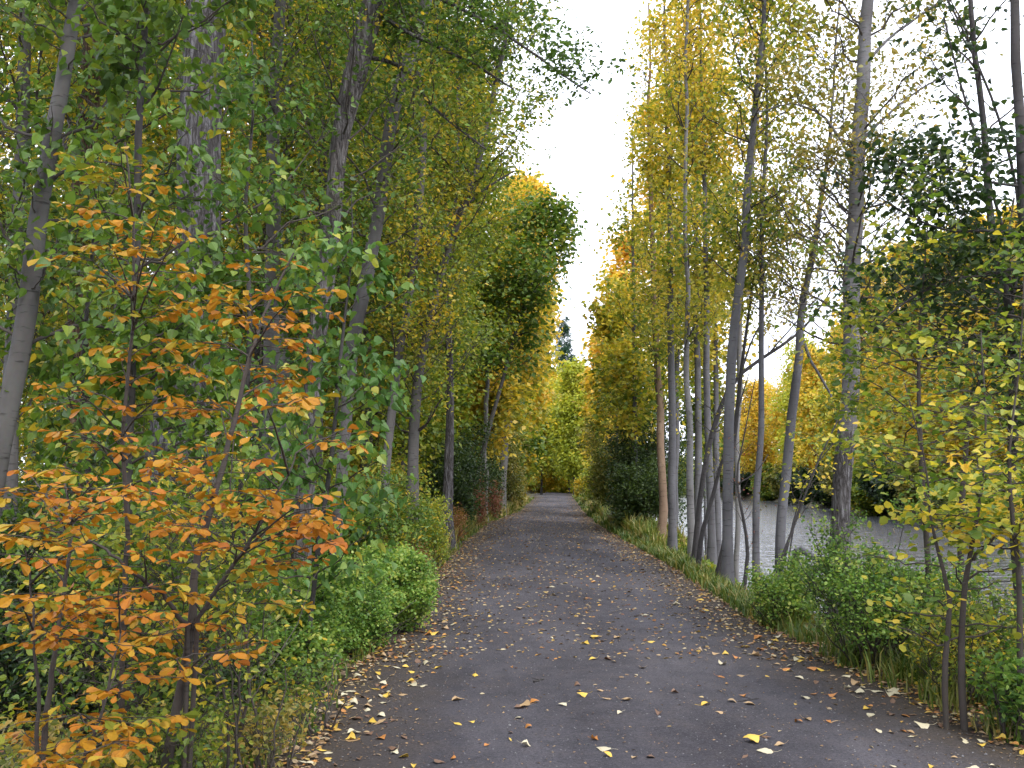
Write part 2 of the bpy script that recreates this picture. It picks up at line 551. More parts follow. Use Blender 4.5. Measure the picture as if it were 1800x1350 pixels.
def trunk_pts(rng, trace, Y, widths, H, base=None, wander=.25, dY=0.0, Hn=None):
    """trunk centre line and radii from points seen in the photograph, at distance Y (top leaning by dY), carried on to height H"""
    trace = sorted(trace, key=lambda p: -p[1])     # lowest first
    n = len(trace)
    w = [P(px, py, Y + dY * i / max(n - 1, 1)) for i, (px, py) in enumerate(trace)]
    b = w[0].copy(); 
    if b[2] > gz(b[0], b[1]) + .05:
        d = (w[0] - w[1]) / max(w[1][2] - w[0][2], .1)
        hh = b[2] - float(gz(b[0], b[1])) + .1
        b2 = b + d * hh * .6; b2[2] = gz(b2[0], b2[1]) - .1
        w = [b2] + w
    else:
        w[0][2] = gz(b[0], b[1]) - .1
    d = unit(w[-1] - w[-2])
    d = unit(d + np.array([0, 0, .5]))
    z = w[-1][2]
    while z < H:
        st_ = min(1.6, H - z + .3)
        nx = w[-1] + d * st_ + rng.normal(0, wander * .25, 3) * np.array([1, 1, .2])
        w.append(nx); z = nx[2]
        d = unit(d + rng.normal(0, .06, 3) + np.array([0, 0, .08]))
    w = np.array(w)
    K = int(np.clip((w[-1, 2] - w[0, 2]) * 3.0, 14, 70))
    pts = resample(w, K)
    pts[:, 0] += np.interp(np.linspace(0, 1, K), np.linspace(0, 1, K // 3 + 2), rng.normal(0, .018, K // 3 + 2)) * (1 + Y * .02)
    # widths: list of (py, px width)
    ws = sorted(widths, key=lambda q: -q[0])
    zz = [P(900, py, Y)[2] for py, _ in ws]
    rr = [wd * .70 / 2 / F * Y for _, wd in ws]
    zt = pts[-1, 2]
    if zt > zz[-1] + .5:
        zz.append(zt); rr.append(min(.02, rr[-1] * .5))
    r = np.interp(pts[:, 2], zz, rr)
    return pts, r


# ------------------------------------------------------------------ trees
SHAPE_FOR = lambda Y: 'heart' if Y < 11 else ('ovate' if Y < 24 else 'rhomb')


def hero(name, label, cat, trace, Y, widths, H, bark, leafm, seed, crowns=(), group=None, ridge=.0, sides=14, keep=KEEP_ALL, shape=None,
         sprays=(), dY=0, flare=.55, limbs=()):
    rng = np.random.default_rng(seed)
    pts, r = trunk_pts(rng, trace, Y, widths, H, dY=dY)
    off = pts[0].copy(); off[2] += .1
    root = thing(name, off, label, cat, group)
    loc = pts - off
    tt = Tubes()
    big_trunk(tt, loc, r, sides, rng, ridge, flare)
    tb, lv = Tubes(), Leaves()
    for lb in limbs:             # forks / bare limbs traced from the photograph: (points, width px at start, at end)
        lp = resample(np.array([P(a, b, Y + (c if len(q) == 3 else 0)) for q in lb[0] for (a, b, c) in [(*q, 0)[:3]]]) - off, 12)
        lp = lp + np.cumsum(rng.normal(0, .006, lp.shape), 0)
        rl = np.linspace(lb[1], lb[2], 12) * .8 / 2 / F * Y
        tt.add(lp, rl, 7)
        if len(lb) > 3:
            grow(rng, tb, lv, lp, rl, off, keep=keep, along=True, **lb[3])
    for c in crowns:
        grow(rng, tb, lv, loc, r, off, keep=keep, **c)
    link('trunk', tt.mesh('trunk', bark), root)
    lm_ = lv.mesh('crown', LEAF[leafm], shape or SHAPE_FOR(Y), off)
    link('crown', two_mat('crown', lm_, tb.mesh('twig', B_TW)), root)
    return root


def bg_tree(name, label, cat, px, Y, H, R, h0, leafm, seed, bark=B_MID, group=None, keep=KEEP_ALL, lean=0, rw=None, n1=None, n2=13, n3=20,
            ls=None, prof='oval', tint=(.5, .2, .12), tgrad=.25, x=None, **kw):
    rng = np.random.default_rng(seed)
    b = G(px, Y) if x is None else np.array([x, Y, float(gz(x, Y))])
    K = 16
    q = np.linspace(0, 1, K)
    pts = np.stack([lean * q**1.2, rng.normal(0, .02) * q * H, q * H - .1], 1)
    wv = np.cumsum(rng.normal(0, .012 * H / 10, (K, 3)), 0); wv[:, 2] = 0
    pts = pts + wv - wv[:1]
    rw = rw or (.0078 * H)
    r = rw * (1 - q) ** .8 + .012
    root = thing(name, b, label, cat, group)
    tt, tb, lv = Tubes(), Tubes(), Leaves()
    big_trunk(tt, pts, r, 10, rng)
    ls = ls or float(np.clip(.0058 * Y, .09, .42))
    grow(rng, tb, lv, pts, r, b, h0, H * .985, n1 or int(10 + 2.2 * (H - h0)), R, n2=n2, n3=n3, ls=ls, spread=.10 + .0035 * Y, prof=prof,
         keep=keep, tint=tint, tgrad=tgrad, twigs=Y < 60, sides=4, **kw)
    link('trunk', tt.mesh('trunk', bark), root)
    link('crown', two_mat('crown', lv.mesh('crown', LEAF[leafm], SHAPE_FOR(Y), b), tb.mesh('twig', B_TW)), root)
    return root



# ------------------------------------------------------------------ sky and light
W = bpy.data.worlds.new("World")
S.world = W
W.use_nodes = True
t = W.node_tree
t.nodes.clear()
SUN_EL, SUN_AZ = rad(48), rad(35)
sky = ND(t, 'ShaderNodeTexSky', sky_type='NISHITA')
sky.sun_disc = False
sky.sun_elevation = SUN_EL
sky.sun_rotation = SUN_AZ
tc = ND(t, 'ShaderNodeTexCoord')
nz = noise(t, 1.6, 5, .55, mapping(t, tc.outputs['Generated'], (1, 1, 2.2)))
cl = ramp(t, [(.30, (7.8, 8.4, 10.2)), (.62, (10.2, 10.6, 11.9))], nz.outputs['Fac'])
fk = ramp(t, [(.25, (.92, .92, .92)), (.6, (.985, .985, .985))], nz.outputs['Fac'])
mixed = mixc(t, sky.outputs['Color'], cl.outputs['Color'], fk.outputs['Color'])
bg = ND(t, 'ShaderNodeBackground')
bg.inputs['Strength'].default_value = .13
t.links.new(mixed, bg.inputs['Color'])
wo = ND(t, 'ShaderNodeOutputWorld')
t.links.new(bg.outputs[0], wo.inputs['Surface'])

sl = bpy.data.lights.new("sun", 'SUN')
sl.energy = 1.5
sl.angle = rad(14)
sl.color = (1.0, .96, .89)
so = bpy.data.objects.new("sun", sl)
COL.objects.link(so)
sd = Vector((math.sin(SUN_AZ) * math.cos(SUN_EL), -math.cos(SUN_AZ) * math.cos(SUN_EL) * 1.0, math.sin(SUN_EL)))
so.rotation_euler = sd.to_track_quat('Z', 'Y').to_euler()
sky.sun_rotation = math.atan2(sd.x, sd.y)
vs = S.view_settings
vs.view_transform = 'Standard'
vs.look = 'None'
vs.exposure = 1.0
vs.gamma = 1
cy = S.cycles
cy.max_bounces = 8
cy.diffuse_bounces = 5
cy.glossy_bounces = 3
cy.transmission_bounces = 5
cy.transparent_max_bounces = 4
cy.sample_clamp_indirect = 6
cy.use_denoising = True
cy.use_adaptive_sampling = True
cy.adaptive_threshold = .02


# ------------------------------------------------------------------ ground, path, river
def grid_mesh(name, X, Y, zf, mat):
    xx, yy = np.meshgrid(X, Y)
    V = np.stack([xx, yy, zf(xx, yy)], -1).reshape(-1, 3)
    nx, ny = len(X), len(Y)
    i = np.arange(nx - 1)[None] + np.arange(ny - 1)[:, None] * nx
    f = np.stack([i, i + 1, i + nx + 1, i + nx], -1).reshape(-1, 4)
    return mesh_from(name, V, f.ravel(), np.arange(len(f)) * 4, mat, smooth=True)


def ground_mat():
    m = bpy.data.materials.new('forest_floor')
    t = nt(m)
    tc = ND(t, 'ShaderNodeTexCoord'); ob = tc.outputs['Object']
    n1 = noise(t, .7, 5, .6, ob)
    n2 = noise(t, 9, 4, .65, ob)
    c = ramp(t, [(.3, (.028, .024, .018)), (.5, (.055, .045, .028)), (.7, (.075, .072, .028))], n2.outputs['Fac'])
    g = ramp(t, [(.45, (0, 0, 0)), (.62, (1, 1, 1))], n1.outputs['Fac'])
    c = mixc(t, c.outputs['Color'], (.045, .065, .018), math_n(t, 'MULTIPLY', g.outputs['Color'], .55))
    v = ND(t, 'ShaderNodeTexVoronoi'); v.inputs['Scale'].default_value = 13
    t.links.new(ob, v.inputs['Vector'])
    s = ND(t, 'ShaderNodeSeparateColor'); t.links.new(v.outputs['Color'], s.inputs[0])
    lf = ramp(t, [(.62, (0, 0, 0)), (.66, (1, 1, 1))], s.outputs[0])
    lc = ramp(t, [(0, (.30, .19, .05)), (.4, (.20, .10, .04)), (.8, (.34, .28, .14)), (1, (.12, .08, .04))], s.outputs[1])
    edge = ramp(t, [(.25, (1, 1, 1)), (.42, (0, 0, 0))], v.outputs['Distance'])
    c = mixc(t, c, lc.outputs['Color'], math_n(t, 'MULTIPLY', lf.outputs['Color'], edge.outputs['Color']))
    p = ND(t, 'ShaderNodeBsdfPrincipled'); t.links.new(c, p.inputs['Base Color'])
    p.inputs['Roughness'].default_value = .95
    b = ND(t, 'ShaderNodeBump'); b.inputs['Strength'].default_value = .8; b.inputs['Distance'].default_value = .06
    t.links.new(n2.outputs['Fac'], b.inputs['Height']); t.links.new(b.outputs[0], p.inputs['Normal'])
    o = ND(t, 'ShaderNodeOutputMaterial'); t.links.new(p.outputs[0], o.inputs['Surface'])
    return m


def path_mat():
    m = bpy.data.materials.new('cinder_gravel')
    t = nt(m)
    tc = ND(t, 'ShaderNodeTexCoord'); ob = tc.outputs['Object']
    n0 = noise(t, .55, 4, .6, mapping(t, ob, (1.6, .5, 1)))
    n1 = noise(t, 4, 5, .65, ob)
    n2 = noise(t, 60, 4, .7, ob)
    n3 = noise(t, 190, 2, .6, ob)
    c = ramp(t, [(.30, (.034, .031, .038)), (.50, (.060, .056, .066)), (.70, (.094, .088, .102))], n0.outputs['Fac'])
    c2 = mixc(t, c.outputs['Color'], ramp(t, [(.3, (.35, .35, .35)), (.7, (.68, .66, .64))], n1.outputs['Fac']).outputs['Color'], .75, 'OVERLAY')
    c3 = mixc(t, c2, ramp(t, [(.30, (.18, .18, .18)), (.52, (.5, .5, .5)), (.75, (.85, .84, .82))], n2.outputs['Fac']).outputs['Color'], .75, 'OVERLAY')
    c4 = mixc(t, c3, ramp(t, [(.30, (.25, .25, .25)), (.7, (.75, .75, .75))], n3.outputs['Fac']).outputs['Color'], .6, 'OVERLAY')
    # pale grit and dark crumbs
    v = ND(t, 'ShaderNodeTexVoronoi'); v.inputs['Scale'].default_value = 95
    t.links.new(ob, v.inputs['Vector'])
    s = ND(t, 'ShaderNodeSeparateColor'); t.links.new(v.outputs['Color'], s.inputs[0])
    pk = math_n(t, 'MULTIPLY', ramp(t, [(.90, (0, 0, 0)), (.93, (1, 1, 1))], s.outputs[0]).outputs['Color'], ramp(t, [(.25, (1, 1, 1)), (.42, (0, 0, 0))], v.outputs['Distance']).outputs['Color'])
    c5 = mixc(t, c4, (.115, .11, .115), pk)
    dk = math_n(t, 'MULTIPLY', ramp(t, [(.88, (0, 0, 0)), (.9, (1, 1, 1))], s.outputs[1]).outputs['Color'], ramp(t, [(.25, (1, 1, 1)), (.42, (0, 0, 0))], v.outputs['Distance']).outputs['Color'])
    c6 = mixc(t, c5, (.022, .02, .02), dk)
    # humus along the edges
    a = ND(t, 'ShaderNodeAttribute', attribute_name='edge')
    ef = math_n(t, 'MULTIPLY', math_n(t, 'ADD', a.outputs['Fac'], math_n(t, 'MULTIPLY', math_n(t, 'SUBTRACT', n1.outputs['Fac'], .5), 1.3)), 1.0, clamp=True)
    soil = ramp(t, [(.3, (.030, .024, .020)), (.6, (.062, .047, .035)), (.8, (.10, .075, .05))], n2.outputs['Fac'])
    c7 = mixc(t, c6, soil.outputs['Color'], ef)
    p = ND(t, 'ShaderNodeBsdfPrincipled'); t.links.new(c7, p.inputs['Base Color'])
    p.inputs['Roughness'].default_value = .9
    p.inputs['Specular IOR Level'].default_value = .25
    h = math_n(t, 'ADD', math_n(t, 'MULTIPLY', n2.outputs['Fac'], .5), math_n(t, 'ADD', math_n(t, 'MULTIPLY', n1.outputs['Fac'], 1.2), math_n(t, 'MULTIPLY', n3.outputs['Fac'], .25)))
    b = ND(t, 'ShaderNodeBump'); b.inputs['Strength'].default_value = .7; b.inputs['Distance'].default_value = .02
    t.links.new(h, b.inputs['Height']); t.links.new(b.outputs[0], p.inputs['Normal'])
    o = ND(t, 'ShaderNodeOutputMaterial'); t.links.new(p.outputs[0], o.inputs['Surface'])
    return m


def water_mat():
    m = bpy.data.materials.new('river_water')
    t = nt(m)
    tc = ND(t, 'ShaderNodeTexCoord'); ob = tc.outputs['Object']
    n1 = noise(t, 1.1, 3, .55, mapping(t, ob, (1.0, 1.6, 1)), .6)
    n2 = noise(t, 5, 2, .5, mapping(t, ob, (1, 1.5, 1)))
    n3 = noise(t, .09, 4, .6, mapping(t, ob, (1.2, .8, 1)))          # gusts: calm and ruffled patches
    gust = ramp(t, [(.36, (.85, .85, .85)), (.60, (1.0, 1.0, 1.0))], n3.outputs['Fac'])
    n4 = noise(t, .33, 3, .55, mapping(t, ob, (1, .7, 1)), .4)
    h = math_n(t, 'ADD', math_n(t, 'ADD', n1.outputs['Fac'], math_n(t, 'MULTIPLY', n2.outputs['Fac'], .22)), math_n(t, 'MULTIPLY', n4.outputs['Fac'], .15))
    h = math_n(t, 'MULTIPLY', h, math_n(t, 'MULTIPLY', gust.outputs['Color'], 1.0))
    p = ND(t, 'ShaderNodeBsdfPrincipled')
    p.inputs['Base Color'].default_value = (.095, .100, .115, 1)
    p.inputs['Roughness'].default_value = .05
    p.inputs['IOR'].default_value = 1.33
    p.inputs['Specular IOR Level'].default_value = 1.0
    b = ND(t, 'ShaderNodeBump'); b.inputs['Strength'].default_value = .9; b.inputs['Distance'].default_value = .22
    t.links.new(h, b.inputs['Height']); t.links.new(b.outputs[0], p.inputs['Normal'])
    o = ND(t, 'ShaderNodeOutputMaterial'); t.links.new(p.outputs[0], o.inputs['Surface'])
    return m


gx = np.concatenate([-np.geomspace(6, 700, 60)[::-1], np.linspace(-5.9, 8, 110), 8 + np.geomspace(.2, 700, 90)])
gy = np.concatenate([[-300, -120, -60, -30, -18, -12, -8], np.linspace(-5, 20, 130), np.geomspace(20.3, 260, 150), np.geomspace(268, 900, 24)])


def zg(x, y):
    inside = sstep(.0, .5, x - path_l(y) + .3) * sstep(.0, .5, path_r(y) + .3 - x)
    return gz(x, y) - .035 * inside


tag(link('ground', grid_mesh('ground', gx, gy, zg, ground_mat())), 'leaf strewn forest floor and grassy river banks', 'ground', kind='structure')

py_ = np.concatenate([np.linspace(-6, 22, 170), np.geomspace(22.3, 200, 130)])
pu = np.linspace(-.08, 1.08, 56)
uu, yy = np.meshgrid(pu, py_)
pl, pr = path_l(yy), path_r(yy)
ew = .10 * np.sin(yy * 1.9) + .07 * np.sin(yy * 4.3 + 1) + .04 * np.sin(yy * 9.1)
pxx = pl + (pr - pl) * uu + ew * (uu - .5) * 1.6
ed = np.maximum(.09 - uu, uu - .91) / .17
pz = np.maximum(gz(pxx, yy), -.08) + .012 + .03 * np.sin(np.clip(uu, 0, 1) * np.pi) + .006 * np.sin(pxx * 3.1 + yy) * np.sin(yy * 1.4) - .06 * np.clip(ed - .45, 0, 1)
PV = np.stack([pxx, yy, pz], -1).reshape(-1, 3)
i = np.arange(len(pu) - 1)[None] + np.arange(len(py_) - 1)[:, None] * len(pu)
pf = np.stack([i, i + 1, i + len(pu) + 1, i + len(pu)], -1).reshape(-1, 4)
pm = mesh_from('path', PV, pf.ravel(), np.arange(len(pf)) * 4, path_mat(), smooth=True)
ea = pm.attributes.new('edge', 'FLOAT', 'POINT')
dd = np.minimum(pxx - pl, pr - pxx)
ea.data.foreach_set('value', np.clip(1.0 - dd / .95, 0, 1).astype(np.float32).ravel())
tag(link('path', pm), 'straight dark grey cinder gravel path strewn with fallen leaves', 'path', kind='structure')


def pz_at(x, y):
    l, r = path_l(y), path_r(y)
    u_ = np.clip((x - l) / (r - l), 0, 1)
    return np.maximum(gz(x, y), -.08) + .012 + .03 * np.sin(u_ * np.pi) + .006 * np.sin(x * 3.1 + y) * np.sin(y * 1.4)


wy = np.linspace(-60, 250, 63)
wx = np.linspace(0, 1, 12)
WX, WY = np.meshgrid(wx, wy)
xa = path_r(WY) + 1.0; xb = shore(WY) + 5
wv_ = np.stack([xa + (xb - xa) * WX, WY, np.full_like(WX, WATER)], -1).reshape(-1, 3)
i = np.arange(11)[None] + np.arange(62)[:, None] * 12
wf = np.stack([i, i + 1, i + 13, i + 12], -1).reshape(-1, 4)
tag(link('water', mesh_from('water', wv_, wf.ravel(), np.arange(len(wf)) * 4, water_mat(), smooth=True)), 'calm river reflecting the white sky', 'river', kind='structure')

# ------------------------------------------------------------------ trees on the left of the path
KL = keep_left(.055)
KL2 = keep_left(.10)
KR = keep_right(.19)
green_low = dict(n2=11, n3=11, ls=.078, spread=.06, droop=.8, el=(5, 45), sweep=.1)

hero('aspen_tree', 'slim leaning grey aspen with smooth bark, beside the tall orange shrub', 'tree',
     [(12, 740), (45, 560), (68, 400), (95, 200), (116, 80), (138, -40)], 7.4, [(780, 50), (400, 46), (100, 36), (-200, 28)], 13, B_MID, 'leaf_green', 101,
     crowns=[dict(h0=2.2, h1=6.6, n1=46, R=2.5, tint=(.36, .16, .12), **green_low), dict(h0=6.5, h1=13, n1=22, R=2.0, n2=8, n3=10, ls=.1, tint=(.35, .2, .1))],
     keep=lambda w: (KL(w)) & (w[..., 0] < -1.35) & (w[..., 1] > 7.1), sides=18, flare=.2)
hero('cottonwood_tree', 'massive furrowed cottonwood with a dark hollow, behind the orange shrub', 'tree',
     [(322, 1010), (320, 800), (348, 500), (356, 200), (366, 0)], 11, [(1010, 200), (800, 160), (500, 112), (200, 108), (0, 100)], 19, B_RG, 'leaf_green', 102,
     crowns=[dict(h0=3.6, h1=8.5, n1=20, R=3.0, n2=12, n3=19, ls=.08, spread=.14, tint=(.35, .2, .14)), dict(h0=8, h1=19, n1=34, R=4.2, n2=13, n3=17, ls=.13, spread=.2, tint=(.4, .2, .1))],
     ridge=.05, sides=44, keep=lambda w: KL(w) & ((w[..., 1] > 11.1) | (w[..., 2] > 7.5)), flare=.35)
hero('cottonwood_tree', 'reddish brown furrowed trunk partly hidden behind the leaning grey aspen', 'tree',
     [(135, 640), (142, 400), (152, 230), (168, 80), (172, -40)], 13.5, [(640, 56), (230, 50), (-40, 44)], 17, B_BR, 'leaf_golden_olive', 103,
     crowns=[dict(h0=3, h1=17, n1=40, R=3.2, n2=12, n3=19, ls=.1, spread=.16, tint=(.45, .2, .14))], ridge=.04, sides=26, keep=KL)
hero('poplar_tree', 'straight grey poplar trunk beside a paler twin, in front of golden leaves', 'tree',
     [(476, 800), (478, 600), (480, 400), (482, 250), (490, 60)], 16, [(800, 42), (400, 36), (60, 30)], 18, B_MID, 'leaf_olive', 104,
     crowns=[dict(h0=4.5, h1=18, n1=44, R=2.8, n2=12, n3=19, ls=.09, spread=.15, tint=(.4, .2, .14))], keep=KL)
hero('poplar_tree', 'paler poplar trunk standing just behind its darker twin', 'tree',
     [(502, 760), (500, 560), (502, 330), (506, 120)], 19, [(760, 28), (330, 25), (120, 20)], 17, B_PALE, 'leaf_golden_olive', 105,
     crowns=[dict(h0=5, h1=17, n1=36, R=2.6, n2=12, n3=19, ls=.1, spread=.16, tint=(.55, .2, .14))], keep=KL)
hero('cottonwood_tree', 'tall grey cottonwood curving toward the path at the top, clear dark trunk', 'tree',
     [(538, 900), (545, 800), (553, 620), (572, 500), (590, 370), (602, 250), (627, 130), (658, 0), (676, -80)], 12,
     [(900, 46), (620, 44), (500, 50), (370, 44), (250, 46), (120, 64), (0, 64), (-80, 56)], 19, bark_mat('bark_two_tone_dark_top', (.155, .145, .142), (.09, .082, .08), (.20, .192, .19), 'rough'), 'leaf_green', 106,
     limbs=[([(612, 95), (690, 110, .3), (760, 190, .2), (850, 265, 0)], 12, 4, dict(h0=5.2, h1=9, n1=16, R=.9, n2=9, n3=10, ls=.075, tint=(.75, .15, .15))),
            ([(655, 20), (720, 60), (800, 100), (900, 160)], 11, 4, dict(h0=5.4, h1=9, n1=20, R=1.1, n2=9, n3=10, ls=.075, tint=(.3, .15, .12))),
            ([(665, -40), (760, -10), (860, 40), (960, 110), (1035, 165)], 12, 3, dict(h0=5.4, h1=9, n1=22, R=.75, n2=8, n3=9, ls=.075, tint=(.22, .12, .1)))],
     crowns=[dict(h0=3.6, h1=8, n1=26, R=2.2, n2=10, n3=13, ls=.08, tint=(.36, .2, .14)), dict(h0=8, h1=19, n1=36, R=3.0, n2=13, n3=17, ls=.13, spread=.2, tint=(.4, .2, .1))],
     ridge=.035, sides=26, keep=lambda w: keep_left(.24)(w) & ((w[..., 1] > 12.1) | (w[..., 2] > 6.5) | (w[..., 0] > -1.5)))
hero('cottonwood_tree', 'slender grey trunk leaning toward the path, next to the tall curving cottonwood', 'tree',
     [(600, 840), (612, 680), (640, 500), (665, 350), (692, 200), (738, 50), (760, -50)], 14.5, [(840, 30), (500, 36), (350, 32), (200, 34), (-50, 26)], 17, B_MID, 'leaf_olive', 107,
     crowns=[dict(h0=3.8, h1=17, n1=46, R=2.8, n2=12, n3=19, ls=.085, spread=.14, tint=(.38, .22, .14))], keep=KL)
hero('willow_tree', 'thin dark leaning trunk with a brown lower stem, among yellow leaves', 'tree',
     [(686, 740), (700, 620), (722, 500), (732, 420), (742, 250), (735, 100)], 18, [(740, 22), (500, 22), (250, 22), (100, 18)], 15, B_MID, 'leaf_golden_olive', 108,
     crowns=[dict(h0=3.2, h1=15, n1=44, R=2.6, n2=12, n3=20, ls=.09, spread=.15, tint=(.42, .2, .14))], keep=KL)
hero('willow_tree', 'dark forked willow leaning toward the path, its bark split near the base', 'tree',
     [(722, 890), (725, 800), (736, 660), (762, 530), (800, 405), (840, 280), (860, 200)], 19, [(890, 34), (800, 26), (530, 22), (405, 20), (200, 14)], 13, B_MID, 'leaf_olive', 109,
     limbs=[([(790, 430), (830, 350), (905, 300)], 12, 4, dict(h0=4, h1=9, n1=8, R=1.3, n2=9, n3=11, ls=.085, tint=(.45, .2, .14)))],
     crowns=[dict(h0=2.4, h1=13, n1=56, R=2.9, n2=13, n3=20, ls=.085, spread=.16, tint=(.36, .2, .14))], keep=KL2)
hero('cottonwood_tree', 'upright grey trunk with a dead torn strip, beside the reddish bushes', 'tree',
     [(787, 880), (788, 780), (791, 690), (788, 570), (796, 420)], 24, [(880, 26), (690, 18), (420, 14)], 16, B_RG, 'leaf_olive', 110,
     crowns=[dict(h0=4, h1=16, n1=54, R=3.2, n2=13, n3=20, ls=.10, spread=.18, tint=(.40, .2, .14))], keep=KL2)
hero('cottonwood_tree', 'forked trunk with one blackened fork under a golden crown', 'tree',
     [(884, 850), (888, 780), (897, 700), (904, 640), (908, 560), (915, 470)], 49, [(850, 22), (700, 17), (560, 12)], 16, B_PALE, 'leaf_gold', 111,
     limbs=[([(900, 655), (915, 600), (938, 560)], 7, 3, dict(h0=4, h1=9, n1=10, R=2.0, n2=9, n3=12, ls=.2, tint=(.4, .2, .12)))],
     crowns=[dict(h0=6, h1=16, n1=50, R=3.8, n2=13, n3=20, ls=.2, spread=.28, tint=(.40, .2, .12))], keep=KL2)
hero('cottonwood_tree', 'pale bleached trunk standing back among dark green shrubs near the forked trunk', 'tree',
     [(853, 830), (854, 760), (856, 680), (852, 560)], 40, [(830, 12), (680, 11), (560, 8)], 14, B_PALE, 'leaf_olive', 112,
     crowns=[dict(h0=5, h1=14, n1=36, R=3, n2=13, n3=20, ls=.15, spread=.22, tint=(.45, .2, .12))], keep=KL2)
# young trees in front
hero('aspen_sapling', 'dark slim sapling full of green leaves between the leaning aspen and the massive cottonwood', 'sapling',
     [(232, 1120), (230, 900), (234, 500), (240, 250), (256, 60), (262, -60)], 6.6, [(1120, 26), (500, 20), (60, 17), (-60, 15)], 8.5, B_DK, 'leaf_green', 113,
     crowns=[dict(h0=2.1, h1=6.4, n1=46, R=1.45, tint=(.38, .17, .14), **green_low), dict(h0=.9, h1=2.4, n1=9, R=1.3, tint=(.4, .2, .14), **green_low), dict(h0=6, h1=8.5, n1=10, R=1.3, n2=7, n3=9, tint=(.35, .2, .1))],
     keep=lambda w: (w[..., 0] < -.9) & (w[..., 1] > 4.6) & ((w[..., 0] > -2.9) | (w[..., 1] > 7.6)), flare=.1)
hero('aspen_sapling', 'bushy sapling of large bright green heart shaped leaves, above the small leaved green bush', 'sapling',
     [(560, 960), (585, 800), (600, 640), (612, 520), (620, 440)], 8.0, [(960, 13), (640, 10), (440, 4)], 3.7, B_DK, 'leaf_bright_green', 114,
     crowns=[dict(h0=.5, h1=3.6, n1=28, R=.85, prof='oval', n2=7, n3=8, ls=.085, spread=.08, tint=(.46, .2, .14), droop=.9, el=(5, 40))],
     keep=lambda w: (w[..., 0] < -.72), flare=.1)
hero('aspen_sapling', 'thin sapling with sparse green and yellow leaves, just behind the leaning grey aspen', 'sapling',
     [(150, 1100), (160, 900), (150, 650), (165, 400)], 8.6, [(1150, 16), (650, 12), (400, 7)], 4.2, B_DK, 'leaf_green', 115,
     crowns=[dict(h0=.9, h1=4.1, n1=24, R=1.2, tint=(.5, .22, .16), **green_low)], keep=lambda w: (w[..., 0] < -1.2) & (w[..., 1] > 7.7), flare=.1)
hero('aspen_sapling', 'green leaved sapling rising behind the orange shrub, in front of the twin trunks', 'sapling',
     [(430, 1000), (428, 800), (436, 600), (430, 420), (440, 250)], 8.6, [(1000, 18), (600, 13), (250, 8)], 5.6, B_DK, 'leaf_bright_green', 116,
     crowns=[dict(h0=1.2, h1=5.5, n1=34, R=1.05, n2=8, n3=9, ls=.075, spread=.07, droop=.8, el=(5, 45), sweep=.1, tint=(.40, .17, .14))], keep=lambda w: (w[..., 0] < -.95), flare=.1)

